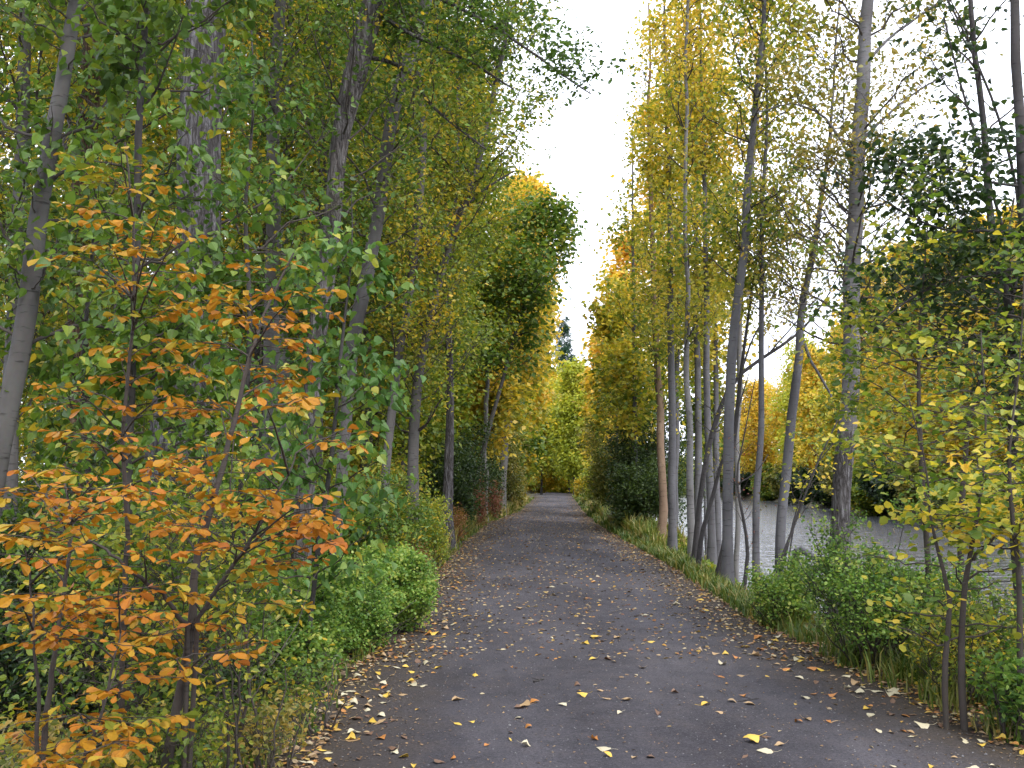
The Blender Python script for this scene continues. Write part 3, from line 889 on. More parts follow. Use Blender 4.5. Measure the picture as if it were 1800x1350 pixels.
WOOD_L = 'trees filling the wood'
lw = [
    ('olive tree filling the space between leaning aspen and reddish brown trunk', 100, 27, 17, 3.8, 1.0, 'leaf_golden_olive', .38, B_MID),
    ('tall olive tree behind the dull green poplar', 200, 33, 20, 4.2, 1.0, 'leaf_olive', .5, B_MID),
    ('tall green tree between the massive cottonwood and the tall curving one', 450, 20, 17, 3.2, 3.0, 'leaf_olive', .36, B_DK),
    ('leafy green tree just behind the tall curving cottonwood', 575, 18, 16, 3.0, 3.5, 'leaf_green', .50, B_DK),
    ('golden olive tree in the back between the slender trunk and the forked willow', 690, 38, 20, 4.0, 2.0, 'leaf_golden_olive', .45, B_MID),
    ('tall olive tree at the back behind the forked willow', 750, 46, 22, 4.2, 2.0, 'leaf_golden_olive', .40, B_MID),
    ('pale olive tree overhanging the path beyond the upright torn trunk', 850, 29, 15.5, 3.0, 4.5, 'leaf_olive', .48, B_MID),
    ('dark olive tree low behind the reddish bushes beside the far path', 870, 58, 15, 4.0, 1.0, 'leaf_olive', .30, B_DK),
    ('yellowish tree low on the wood side beyond the golden crown', 935, 105, 14, 5, 1.0, 'leaf_yellow_green', .45, B_DK),
    ('thin crowned poplar in the top corner behind the leaning grey aspen', 20, 13, 15, 2.8, 2.0, 'leaf_green', .55, B_MID),  # label, px, Y, H, R, h0, leaf, tint, bark
    ('golden olive poplar far back in the wood, cut by the picture edge', -60, 17, 16, 3.4, 1.5, 'leaf_golden_olive', .40, B_MID),
    ('yellow leaved poplar behind the leaning grey aspen', 60, 22, 17, 3.6, 1.5, 'leaf_golden_olive', .52, B_MID),
    ('dull green poplar behind the reddish brown trunk', 200, 20, 17, 3.4, 1.2, 'leaf_olive', .42, B_RG),
    ('golden tree glowing between the massive cottonwood and the twin trunks', 420, 27, 18, 3.6, 1.5, 'leaf_golden_olive', .66, B_MID),
    ('golden olive tree deep behind the massive cottonwood', 290, 30, 18, 4, 1.0, 'leaf_golden_olive', .45, B_MID),
    ('yellow tree deep in the wood past the twin trunks', 545, 30, 18, 3.6, 1.5, 'leaf_golden_olive', .60, B_MID),
    ('olive green tree behind the slender leaning trunk beside the tall cottonwood', 640, 25, 18, 3.2, 1.4, 'leaf_olive', .45, B_MID),
    ('thin stemmed olive tree just past the brown lower stem', 715, 29, 17, 3.0, 1.5, 'leaf_olive', .52, B_DK),
    ('olive tree hanging over the dark forked willow', 775, 33, 18, 3.4, 2.0, 'leaf_olive', .50, B_MID),
    ('dusky olive tree behind the upright trunk with the torn strip', 830, 38, 17, 3.4, 2.5, 'leaf_olive', .42, B_MID),
    ('dark green tree bulging toward the gap of sky', 955, 39, 12.6, 3.3, 5.5, 'leaf_green', .42, B_MID),
    ('dense golden tree with a rounded crown at the edge of the sky gap', 978, 46, 12.8, 4.2, 2.5, 'leaf_gold', .34, B_PALE),
    ('yellow green tree leaning over the path beyond the golden crown', 955, 62, 14.5, 4.2, 2.0, 'leaf_yellow_green', .55, B_MID),
    ('yellow tree farther along the wood side of the path', 960, 84, 17, 4.6, 2.0, 'leaf_gold', .40, B_MID),
    ('tall orange tipped tree above the dark green bulge', 955, 52, 18.0, 2.4, 10, 'leaf_gold', .45, B_MID),
]
for k, (lab, px, Y, H, R, h0, lm, tn, bk) in enumerate(lw):
    bg_tree('poplar_tree', lab, 'tree', px, Y, H, R, h0, lm, 200 + k, bark=bk, group=WOOD_L, keep=keep_left(.055 if Y < 33 else (.11 if Y < 40 else .23)) , tint=(tn, .18, .13),
            n1=int(28 + 3.0 * (H - h0)), n2=14, n3=(11 if 'bulging' in lab else 22), tgrad=.2, x=min(float(G(px, Y)[0]), float(path_l(Y)) - (.9 if 'bulging' in lab else 2.2)), lean=max(0.0, .8 * (float(G(px, Y)[0]) - float(path_l(Y)) + 2.2)))

# the wood carried on around the viewpoint: unseen trees added to shade near ground
for k, (x_, Y, H, R, h0, lm, lab) in enumerate([(-5.2, -1.5, 15, 3.6, 2.6, 'leaf_olive', 'unseen olive poplar added for shade just behind the viewpoint'), (-8.5, 2.0, 16, 3.8, 2.2, 'leaf_olive', 'unseen olive poplar added for shade beside the viewpoint'),
                                               (-4.0, -7.5, 15, 3.6, 2.6, 'leaf_golden_olive', 'unseen golden olive poplar added for shade farther behind the viewpoint'), (6.4, -3.5, 14, 3.4, 2.4, 'leaf_yellow_green', 'unseen yellow green poplar added for shade on the bank behind the viewpoint'),
                                               (-11, -5.0, 16, 4, 2.0, 'leaf_olive', 'unseen olive poplar added for shade deep in the wood behind the viewpoint')]):
    bg_tree('poplar_tree', lab, 'tree', 0, Y, H, R, h0, lm, 260 + k, bark=B_MID, group='unseen shade trees added behind the viewpoint', x=x_, ls=.17, tint=(.45, .18, .13), n1=44, n2=10, n3=12,
            keep=(lambda w: (w[..., 1] < 2.2) | (np.abs(w[..., 0]) > .62 * w[..., 1] + .8)))

# ------------------------------------------------------------------ trees on the right of the path
air = dict(n2=10, n3=14, ls=.095, spread=.14, el=(30, 62), droop=.7)
R_UP = 'young poplars along the river bank'
hero('poplar_tree', 'slim poplar with an orange brown lower trunk at the path verge', 'tree',
     [(1166, 970), (1165, 880), (1160, 750), (1152, 600), (1148, 450), (1143, 290), (1142, 200)], 27, [(970, 21), (750, 18), (450, 14), (290, 11), (200, 8)], 15, bark_mat('bark_orange_foot', (.22, .15, .10), (.13, .085, .06), (.30, .23, .18), 'smooth'), 'leaf_yellow_green', 301,
     crowns=[dict(h0=3.5, h1=15, n1=40, R=2.4, tint=(.50, .2, .14), tgrad=.4, **{**air, 'ls': .11})], group=R_UP, keep=KR)
hero('poplar_tree', 'dim grey poplar trunk standing close beside the orange brown trunk', 'tree',
     [(1186, 960), (1188, 800), (1192, 600), (1196, 400)], 29, [(960, 16), (600, 12), (400, 9)], 15, B_SM, 'leaf_yellow_green', 302,
     crowns=[dict(h0=4.5, h1=15, n1=32, R=2.3, tint=(.6, .2, .14), tgrad=.4, **{**air, 'ls': .12})], group=R_UP, keep=KR)
hero('poplar_tree', 'pale straight poplar before the water gap, topped with orange yellow leaves', 'tree',
     [(1217, 1005), (1213, 850), (1208, 600), (1205, 400), (1206, 200), (1209, 0)], 20.5, [(1005, 20), (600, 13), (200, 9), (0, 8)], 16, B_PALE, 'leaf_gold', 303,
     crowns=[dict(h0=4.2, h1=16, n1=46, R=2.2, tint=(.34, .2, .14), tgrad=.5, **{**air, 'ls': .1})], group=R_UP, keep=KR)
hero('poplar_tree', 'grey poplar with bent trunk standing at the path edge before the water gap', 'tree',
     [(1279, 1045), (1278, 850), (1286, 700), (1295, 530), (1308, 400), (1321, 250), (1335, 120), (1345, 0)], 16.4, [(1045, 28), (700, 25), (400, 20), (250, 16), (0, 11)], 15, B_SM, 'leaf_yellow_green', 304,
     crowns=[dict(h0=4.4, h1=15, n1=44, R=2.2, tint=(.44, .2, .14), tgrad=.5, **air)], group=R_UP, keep=KR, sides=18)
hero('poplar_tree', 'pale trunk peeking out behind the bent grey poplar', 'tree',
     [(1296, 800), (1300, 600), (1308, 500), (1318, 360), (1326, 250)], 22, [(800, 13), (500, 14), (250, 10)], 14, B_PALE, 'leaf_gold', 305,
     crowns=[dict(h0=5.5, h1=14, n1=32, R=2.2, tint=(.36, .2, .14), tgrad=.4, **{**air, 'ls': .11})], group=R_UP, keep=KR)
hero('poplar_tree', 'stout leaning stub trunk hidden at the foot of the bent grey poplar', 'tree',
     [(1264, 1015), (1272, 940), (1281, 860), (1290, 760), (1306, 600), (1330, 450)], 17.4, [(1015, 18), (860, 15), (600, 8), (450, 5)], 7.5, B_DK, 'leaf_yellow_green', 306,
     crowns=[dict(h0=4, h1=7.5, n1=10, R=1.0, tint=(.5, .2, .14), **air)], group=R_UP, keep=KR)
hero('poplar_tree', 'thin upright poplar framed by bright sky between bent and leaning trunks', 'tree',
     [(1326, 1040), (1330, 900), (1336, 750), (1337, 600), (1341, 350), (1346, 150)], 17, [(1040, 20), (750, 15), (350, 10), (150, 7)], 12, B_SM, 'leaf_yellow_green', 307,
     crowns=[dict(h0=5, h1=12, n1=36, R=2.0, tint=(.46, .2, .14), tgrad=.3, **air)], group=R_UP, keep=KR)
hero('poplar_tree', 'grey poplar leaning toward the biggest trunk, a bare stub bough on it', 'tree',
     [(1372, 1015), (1381, 850), (1395, 700), (1408, 560), (1430, 430), (1450, 300), (1462, 180)], 17, [(1015, 26), (700, 22), (430, 15), (300, 10), (180, 7)], 11, B_SM, 'leaf_brownish', 308,
     limbs=[([(1408, 585), (1418, 620), (1440, 665), (1462, 700)], 8, 5)],
     crowns=[dict(h0=4.8, h1=11, n1=38, R=2.2, tint=(.5, .2, .14), **{**air, 'n3': 12, 'ls': .08})], group=R_UP, keep=KR)
hero('cottonwood_tree', 'biggest grey trunk on the river bank, rough below and smooth above', 'tree',
     [(1476, 1010), (1480, 900), (1487, 780), (1494, 690), (1499, 600), (1501, 420), (1507, 280), (1516, 150), (1526, 0), (1532, -80)], 14.5,
     [(1010, 54), (900, 48), (700, 47), (640, 42), (450, 41), (280, 37), (150, 34), (0, 29), (-80, 25)], 16, B_BIG, 'leaf_brownish', 309,
     limbs=[([(1516, 120), (1560, 70), (1640, 10), (1700, -40)], 8, 4, dict(h0=5.2, h1=9, n1=10, R=.9, n2=8, n3=9, ls=.072, tint=(.5, .2, .14))),
            ([(1508, 255), (1560, 200), (1610, 160), (1680, 120)], 8, 3, dict(h0=5.2, h1=9, n1=10, R=.9, n2=8, n3=9, ls=.072, tint=(.55, .2, .14))),
            ([(1504, 300), (1480, 250), (1440, 200), (1400, 185), (1330, 200)], 7, 3, dict(h0=5.2, h1=9, n1=10, R=.9, n2=8, n3=9, ls=.072, tint=(.5, .2, .14))),
            ([(1502, 330), (1470, 305), (1420, 300)], 6, 3, dict(h0=4.2, h1=9, n1=8, R=.8, n2=8, n3=9, ls=.072, tint=(.5, .2, .14))),
            ([(1503, 320), (1560, 300), (1640, 345), (1720, 380)], 6, 3, dict(h0=4, h1=9, n1=10, R=.8, n2=8, n3=9, ls=.072, tint=(.4, .2, .14)))],
     crowns=[dict(h0=4.4, h1=7.6, n1=42, R=2.9, n2=9, n3=10, ls=.075, spread=.13, el=(5, 50), droop=.8, tint=(.55, .2, .16)), dict(h0=7, h1=16, n1=30, R=2.6, n2=9, n3=11, ls=.12, spread=.2, tint=(.5, .2, .14))],
     keep=KR, sides=24, flare=.25)
hero('willow_tree', 'dark bare trunk leaning far out across the bright sky over the water', 'tree',
     [(1222, 940), (1236, 830), (1258, 740), (1290, 670), (1340, 630), (1400, 590), (1440, 545)], 19, [(940, 14), (740, 13), (630, 9), (545, 5)], 5.3, B_DK, 'leaf_brownish', 310,
     limbs=[([(1300, 660), (1322, 600), (1350, 540), (1372, 480)], 5, 2), ([(1350, 622), (1400, 560), (1450, 500)], 4, 2)],
     crowns=[dict(h0=2.4, h1=5.3, n1=14, R=1.5, n2=7, n3=3, ls=.06, tint=(.4, .2, .14))], keep=KR)
hero('willow_tree', 'short dark stem leaning low over the water before the bent grey poplar', 'tree',
     [(1230, 965), (1250, 880), (1270, 800), (1292, 740)], 18, [(965, 12), (800, 8), (740, 5)], 3.3, B_DK, 'leaf_brownish', 311,
     crowns=[dict(h0=1.5, h1=3.3, n1=8, R=.8, n2=6, n3=3, ls=.06, tint=(.4, .2, .14))], keep=KR)
hero('willow_tree', 'thin crooked dark sapling with red tinged twigs between two bank poplars', 'sapling',
     [(1306, 1045), (1310, 960), (1300, 900), (1298, 840), (1305, 800)], 16.2, [(1045, 11), (900, 7), (800, 4)], 3.0, B_DK, 'leaf_red', 312,
     limbs=[([(1298, 850), (1330, 830), (1348, 800)], 4, 2)],
     crowns=[dict(h0=.8, h1=2.9, n1=14, R=.5, n2=5, n3=2, ls=.045, tint=(.4, .2, .14))], keep=KR)
hero('willow_tree', 'slanting black twiggy stems in front of the biggest trunk', 'sapling',
     [(1362, 1030), (1385, 960), (1410, 880), (1440, 800), (1472, 740)], 13.5, [(1030, 8), (880, 6), (740, 3)], 2.9, B_DK, 'leaf_yellow_green', 313,
     limbs=[([(1370, 1010), (1395, 900), (1420, 830), (1465, 770)], 5, 2), ([(1385, 1000), (1400, 930), (1425, 860)], 4, 2)],
     crowns=[dict(h0=.9, h1=2.8, n1=14, R=.6, n2=5, n3=4, ls=.07, tint=(.6, .2, .14))], keep=KR)
# right foreground
hero('alder_tree', 'dark multi stemmed tree with rounded leaves against the white sky over the river', 'tree',
     [(1780, 900), (1776, 560), (1748, 420), (1732, 250), (1712, 100), (1702, -40)], 9.5, [(900, 26), (560, 20), (250, 15), (-40, 12)], 9, B_DK, 'leaf_dark_green', 320,
     limbs=[([(1785, 620), (1770, 420), (1735, 300), (1690, 150), (1660, 30)], 9, 4, dict(h0=3.5, h1=8, n1=9, R=.8, n2=5, n3=4, ls=.075, tint=(.6, .2, .2))),
            ([(1775, 560), (1790, 400), (1770, 280), (1700, 90), (1640, -30)], 9, 4, dict(h0=3.5, h1=8, n1=9, R=.8, n2=5, n3=4, ls=.075, tint=(.6, .2, .2)))],
     crowns=[dict(h0=2.9, h1=4.4, n1=22, R=1.5, n2=8, n3=9, ls=.07, spread=.09, droop=.6, el=(0, 35), tint=(.4, .2, .12), flat=.4), dict(h0=4.8, h1=8, n1=14, R=1.5, n2=6, n3=6, ls=.075, tint=(.6, .25, .16))],
     keep=KR, flare=.1)
hero('alder_tree', 'dark trunk cut by the picture edge, its long level boughs reaching over the river bank', 'tree',
     [(1830, 900), (1815, 600), (1800, 420), (1798, 200)], 8.8, [(900, 40), (600, 32), (200, 26)], 9, B_DK, 'leaf_dark_green', 321,
     limbs=[([(1800, 415), (1740, 408), (1690, 412), (1600, 385), (1540, 350)], 8, 3, dict(h0=2.5, h1=6, n1=16, R=.75, n2=7, n3=7, ls=.07, tint=(.4, .2, .14), flat=.4)),
            ([(1802, 470), (1700, 490), (1610, 520), (1520, 590)], 8, 3, dict(h0=2.0, h1=6, n1=14, R=.7, n2=7, n3=7, ls=.07, tint=(.5, .2, .14), flat=.4)),
            ([(1800, 330), (1730, 320), (1660, 300), (1600, 320)], 7, 3, dict(h0=2.5, h1=6, n1=14, R=.75, n2=7, n3=7, ls=.07, tint=(.4, .2, .14), flat=.4))],
     crowns=[dict(h0=2.4, h1=4.2, n1=20, R=1.6, n2=8, n3=9, ls=.07, spread=.09, el=(0, 35), tint=(.45, .2, .12), flat=.4)], keep=KR, flare=.1)
tier = dict(prof='flat', n2=9, n3=9, ls=.066, spread=.075, flat=.75, el=(-5, 22), sweep=.05, droop=.25, twig_len=(.3, .6))
hero('maple_tree', 'young tree with level tiers of yellow green leaves, thin trunk by the biggest trunk', 'tree',
     [(1634, 1120), (1628, 950), (1620, 800), (1613, 700), (1614, 580), (1622, 480)], 8.8, [(1120, 15), (800, 13), (580, 8), (480, 4)], 3.9, B_TW, 'leaf_yellow_green', 322,
     crowns=[dict(h0=1.9, h1=3.9, n1=30, R=1.25, tint=(.22, .16, .16), **tier), dict(h0=1.2, h1=2.0, n1=4, R=.7, tint=(.3, .2, .16), **tier)],
     keep=lambda w: KR(w) & (w[..., 0] > 2.75 + .0 * w[..., 1]), flare=.1)
hero('maple_tree', 'sparse young tree of olive and yellow leaves over the river, behind the tiered tree', 'tree',
     [(1690, 1080), (1688, 900), (1700, 800), (1715, 690), (1740, 600)], 10.5, [(1080, 16), (800, 12), (600, 7)], 4.6, B_TW, 'leaf_yellow_green', 323,
     crowns=[dict(h0=2.0, h1=4.6, n1=34, R=1.6, tint=(.20, .18, .18), **tier)], keep=KR, flare=.1)
hero('dogwood_sapling', 'sapling with round yellow leaves, touching the wide small leaved bush', 'sapling',
     [(1658, 1195), (1656, 1100), (1650, 1020), (1645, 950), (1640, 880)], 6.6, [(1195, 15), (1020, 11), (880, 5)], 2.0, B_TW, 'leaf_yellow_green', 324,
     crowns=[dict(h0=.5, h1=2.0, n1=13, R=.55, tint=(.42, .2, .16), **{**tier, 'n2': 5, 'n3': 6, 'ls': .058})], shape='round', keep=lambda w: w[..., 0] > 2.2, flare=.1)
hero('dogwood_sapling', 'twin sapling with forked stem and round yellow leaves, nearer the rushing water', 'sapling',
     [(1686, 1200), (1695, 1100), (1710, 1000), (1722, 900), (1730, 820)], 6.6, [(1200, 18), (1000, 13), (820, 6)], 2.3, B_TW, 'leaf_yellow_green', 325,
     limbs=[([(1712, 985), (1745, 940), (1770, 910)], 8, 3, dict(h0=1.0, h1=3, n1=8, R=.5, tint=(.6, .2, .16), **tier))],
     crowns=[dict(h0=.6, h1=2.3, n1=14, R=.55, tint=(.36, .2, .18), **{**tier, 'n2': 5, 'n3': 6, 'ls': .058})], shape='round', keep=lambda w: w[..., 0] > 2.4, flare=.1)
hero('dogwood_sapling', 'leafy green and yellow sapling at the picture edge beside the twin saplings', 'sapling',
     [(1790, 1210), (1785, 1050), (1775, 900), (1780, 760)], 6.3, [(1210, 16), (900, 11), (760, 6)], 2.7, B_TW, 'leaf_yellow_green', 326,
     crowns=[dict(h0=1.0, h1=2.7, n1=18, R=.6, tint=(.22, .22, .2), **{**tier, 'n2': 6, 'n3': 7, 'ls': .06})], keep=lambda w: w[..., 0] > 2.5, flare=.1)

rb = [  # label, px, Y, H, R, h0, leaf, tint
    ('golden yellow poplar beyond the orange brown trunk', 1120, 34, 14.5, 1.9, 3.0, 'leaf_yellow_green', .62),
    ('tall golden poplar with an orange tip behind the pale straight poplar', 1225, 27, 17.5, 2.2, 5.0, 'leaf_gold', .42),
    ('yellow poplar with airy crown behind the bent grey poplar', 1262, 31, 17, 2.2, 5.5, 'leaf_gold', .36),
    ('thin yellow poplar rising between the orange brown trunk and the pale straight poplar', 1180, 24, 15.5, 1.6, 4.5, 'leaf_yellow_green', .62),
    ('tall yellow poplar rising behind the orange brown trunk', 1165, 42, 20, 2.4, 4.0, 'leaf_gold', .40),
    ('small yellow tree above the dark bushes on the river side', 1085, 48, 11.5, 2.4, 3.0, 'leaf_yellow_green', .55),
    ('orange tinged poplar edging the sky gap', 1110, 56, 17, 2.6, 3.0, 'leaf_gold', .50),
    ('distant yellow tree beside the path on the river side', 1062, 75, 13.5, 3.0, 2.0, 'leaf_gold', .45),
    ('distant olive yellow tree on the river side beyond the dark bushes', 1085, 92, 17, 3.6, 2.0, 'leaf_yellow_green', .55),
    ('distant golden tree on the river side where the path narrows', 1050, 118, 15, 4.0, 1.5, 'leaf_gold', .42),
    ('slim grey poplar bare below, crown thin against white sky', 1248, 21.5, 13.5, 1.3, 6.0, 'leaf_gold', .30),
    ('twiggy olive tree behind the leaning bare trunk', 1240, 37, 8.5, 2.0, 3.2, 'leaf_olive', .52),
]
for k, (lab, px, Y, H, R, h0, lm, tn) in enumerate(rb):
    bg_tree('poplar_tree', lab, 'tree', px, Y, H, R, h0, lm, 400 + k, bark=B_SM, group='yellow poplars behind the river bank row', keep=keep_right(.245), tint=(tn, .18, .13),
            n1=int(16 + 1.9 * (H - h0)), n2=11, n3=15, el=(30, 60), tgrad=.35, rw=.006 * H)

ends = [  # where the path runs out of sight
    ('bright lime green tree at the end of the path', 1010, 118, 15.5, 4.6, .3, 'leaf_lime', .35),
    ('yellow lime tree behind the bright lime tree at the path end', 1000, 140, 16, 5, .3, 'leaf_lime', .75),
    ('golden tree closing the far end of the path', 968, 152, 18, 5.5, .3, 'leaf_gold', .45),
    ('yellow olive tree on the wood side of the path end', 952, 124, 15, 4.5, .3, 'leaf_yellow_green', .50),
    ('yellow tree far beyond the path end', 1030, 160, 20, 6, .3, 'leaf_gold', .40),
    ('brownish tree far beyond the wood side of the path end', 940, 170, 19, 6.5, .3, 'leaf_golden_olive', .65),
    ('yellow green tree far beyond the path end', 990, 185, 20, 6.5, .3, 'leaf_yellow_green', .55),
    ('pale golden tree on the river side of the path end', 1045, 132, 16, 5, .3, 'leaf_gold', .30),
]
for k, (lab, px, Y, H, R, h0, lm, tn) in enumerate(ends):
    bg_tree('poplar_tree', lab, 'tree', px, Y, H, R, h0, lm, 460 + k, bark=B_DK, group='trees closing the end of the path', tint=(tn, .15, .12), n1=84, n2=12, n3=16, el=(0, 50),
            keep=(lambda w: (w[..., 2] > 2.6) | (w[..., 0] < path_l(w[..., 1])) | (w[..., 0] > path_r(w[..., 1]))) if Y < 138 else KEEP_ALL)

fb = [  # far river bank: label, world x offset from the shore, Y, H, R, leaf, tint
    ('small orange tree far upstream at the bend of the river', 2, 176, 9.5, 4.0, 'leaf_gold', .5),
    ('orange golden tree on the far bank, between bent poplar and thin upright poplar', 1.5, 150, 15.5, 6.0, 'leaf_gold', .45),
    ('pale orange tree on the far bank, filling in beside the orange golden tree', 4, 141, 16, 5.5, 'leaf_gold', .38),
    ('olive golden tree far up the far bank, low and wide', 3, 162, 12, 6, 'leaf_golden_olive', .6),
    ('lime yellow tree on the far bank behind the poplar that leans away', 2.5, 131, 20, 5.0, 'leaf_lime', .40),
    ('golden tree on the far bank between the leaning poplar and the biggest trunk', 2, 119, 17, 4.4, 'leaf_gold', .40),
    ('olive yellow tree on the far bank directly behind the biggest trunk', 3, 106, 18, 4.4, 'leaf_yellow_green', .55),
    ('rich golden tree on the far bank beside the biggest trunk', 2.5, 92, 22, 4.6, 'leaf_gold', .42),
    ('tall golden tree on the far bank behind the tiered young tree', 3, 81, 21, 4.6, 'leaf_gold', .38),
    ('golden olive tree on the far bank farther downstream, past the tiered young tree', 3, 73, 19, 4.4, 'leaf_golden_olive', .62),
    ('dull golden tree on the far bank behind the dark multi stemmed tree', 3, 66, 19, 4.4, 'leaf_gold', .40),
    ('golden olive tree on the far bank, last one downstream', 3, 59, 18, 4.4, 'leaf_golden_olive', .55),
    ('low olive tree on the far bank, last one upstream', -2, 200, 7, 4, 'leaf_olive', .55),
]
for k, (lab, dx, Y, H, R, lm, tn) in enumerate(fb):
    bg_tree('cottonwood_tree', lab, 'tree', 0, Y, H, R, .8, lm, 480 + k, bark=B_DK, group='autumn trees along the far bank', x=float(shore(Y)) + dx, tint=(tn, .17, .12), n1=90, n2=13, n3=18, tgrad=.1, el=(0, 50))


def spruce(label, px, Y, H, R, seed):
    rng = np.random.default_rng(seed)
    b = G(px, Y)
    q = np.linspace(0, 1, 10)
    pts = np.stack([0 * q, 0 * q, q * H], 1)
    root = thing('spruce_tree', b, label, 'tree', 'dark spruces beyond the trees')
    tt, tb, lv = Tubes(), Tubes(), Leaves()
    rr = .16 * (1 - q) + .01
    big_trunk(tt, pts, rr, 8, rng)
    grow(rng, tb, lv, pts, rr, b, 1, H, 150, R, el=(-8, 12), n2=12, n3=18, ls=.55, spread=.12, prof='cone', droop=.3, sweep=.15, tint=(.5, .2, .15), sides=3, twigs=False)
    link('trunk', tt.mesh('trunk', B_DK), root)
    link('crown', two_mat('crown', lv.mesh('crown', LEAF['needle'], 'needle', b), tb.mesh('twig', B_DK)), root)


spruce('dark blue green spruce standing in the gap of sky beyond the golden crown', 993, 150, 28, 4.6, 520)
spruce('second dark spruce partly hidden behind the taller one', 1014, 165, 24, 4.2, 521)

# ------------------------------------------------------------------ shrubs
def shrub(name, label, cat, base, H, Wd, nst, leafm, seed, ls, shape, n1=8, n2=8, n3=12, spread=.06, tint=(.5, .2, .14), group=None, keep=KEEP_ALL,
          bark=B_TW, depth=None, h0=.25, flat=0, el=(10, 60), droop=.4, R=.45, rs=.009, lean=(0, 0)):
    rng = np.random.default_rng(seed)
    base = np.array(base, float)
    base[2] = gz(base[0], base[1])
    root = thing(name, base, label, cat, group)
    ts, tb, lv = Tubes(), Tubes(), Leaves()
    dp = depth or Wd
    for k in range(nst):
        a = rng.uniform(0, 6.28); u = math.sqrt(rng.uniform(0, 1))
        ex = np.array([math.cos(a) * Wd / 2 * u, math.sin(a) * dp / 2 * u, 0])
        hh = H * (rng.uniform(.5, 1.0) + (.18 if rng.random() < .2 else 0)) * (1 - .45 * u * u)
        q = np.linspace(0, 1, 9)[:, None]
        c = ex * (.25 + .75 * q**1.3) + np.array([lean[0], lean[1], 0]) * q**1.5 + np.array([0, 0, 1]) * (hh * q - .05)
        c = c + np.cumsum(rng.normal(0, .018 * H, c.shape), 0) * np.array([1, 1, .3])
        r = np.linspace(rs * rng.uniform(.7, 1.3), .0025, 9)
        if not keep(c + base).all():
            if not keep(c[:5] + base).all() and k > 0:
                continue
        ts.add(c, r, 5)
        grow(rng, tb, lv, c, r, base, hh * h0, hh, n1, H * R, n2=n2, n3=n3, ls=ls, spread=spread, el=el, droop=droop, tint=tint, prof='col', sides=3,
             keep=keep, flat=flat, rscale=.6, sweep=.2)
    link('stem', ts.mesh('stem', bark), root)
    link('foliage', two_mat('foliage', lv.mesh('foliage', LEAF[leafm], shape, base), tb.mesh('twig', bark)), root)
    return root


offp = lambda m: (lambda w: (w[..., 0] < path_l(w[..., 1]) + m) | (w[..., 2] > 3))
offr = lambda m: (lambda w: (w[..., 0] > path_r(w[..., 1]) - m) | (w[..., 2] > 3))
X = lambda px, Y: P(px, 848, Y)[0]

sm = dict(n2=9, n3=17, spread=.035, n1=9, R=.32)
shrub('snowberry_bush', 'rounded bright green bush of tiny leaves spilling onto the wood side path edge', 'bush', (X(664, 11.0), 11.0, 0), 0.92, 1.6, 44, 'leaf_small_green', 601, .034, 'round', tint=(.62, .2, .16), keep=offp(.50), depth=2.2, h0=.12, **sm)
shrub('snowberry_bush', 'darker green bush of tiny leaves between the rounded bright bush and the orange shrubs', 'bush', (X(600, 9.6), 9.6, 0), 0.85, 1.6, 34, 'leaf_small_green', 602, .030, 'round', tint=(.50, .2, .16), keep=offp(.15), depth=1.8, h0=.12, **sm)
shrub('snowberry_bush', 'sparse pale green bush behind the crooked orange shrub', 'bush', (X(470, 8.4), 8.4, 0), 1.0, 1.6, 20, 'leaf_small_green', 603, .034, 'round', tint=(.55, .2, .2), keep=offp(-.1), depth=1.5, h0=.15, **sm)
shrub('snowberry_bush', 'wide small leaved green bush on the path edge before the water', 'bush', (X(1520, 8.9), 8.9, 0), 1.3, 1.7, 36, 'leaf_small_green', 604, .030, 'round', tint=(.48, .2, .18), keep=offr(.2), depth=1.6, h0=.42, n1=7, n2=7, n3=11, spread=.035, R=.34)
shrub('snowberry_bush', 'low yellow green bush joining the wide small leaved bush toward the poplars', 'bush', (X(1375, 11.2), 11.2, 0), .85, 1.1, 20, 'leaf_small_green', 605, .034, 'round', tint=(.62, .2, .18), keep=offr(.1), depth=1.4, h0=.25, n1=7, n2=7, n3=11, spread=.035, R=.34)
shrub('snowberry_bush', 'small green bush behind the wide bush, at the water edge by the biggest trunk', 'bush', (X(1600, 11.5), 11.5, 0), 1.5, 1.6, 18, 'leaf_small_green', 606, .036, 'round', tint=(.45, .2, .18), keep=offr(0), depth=1.4, h0=.3, n1=6, n2=7, n3=10, spread=.05, R=.36)

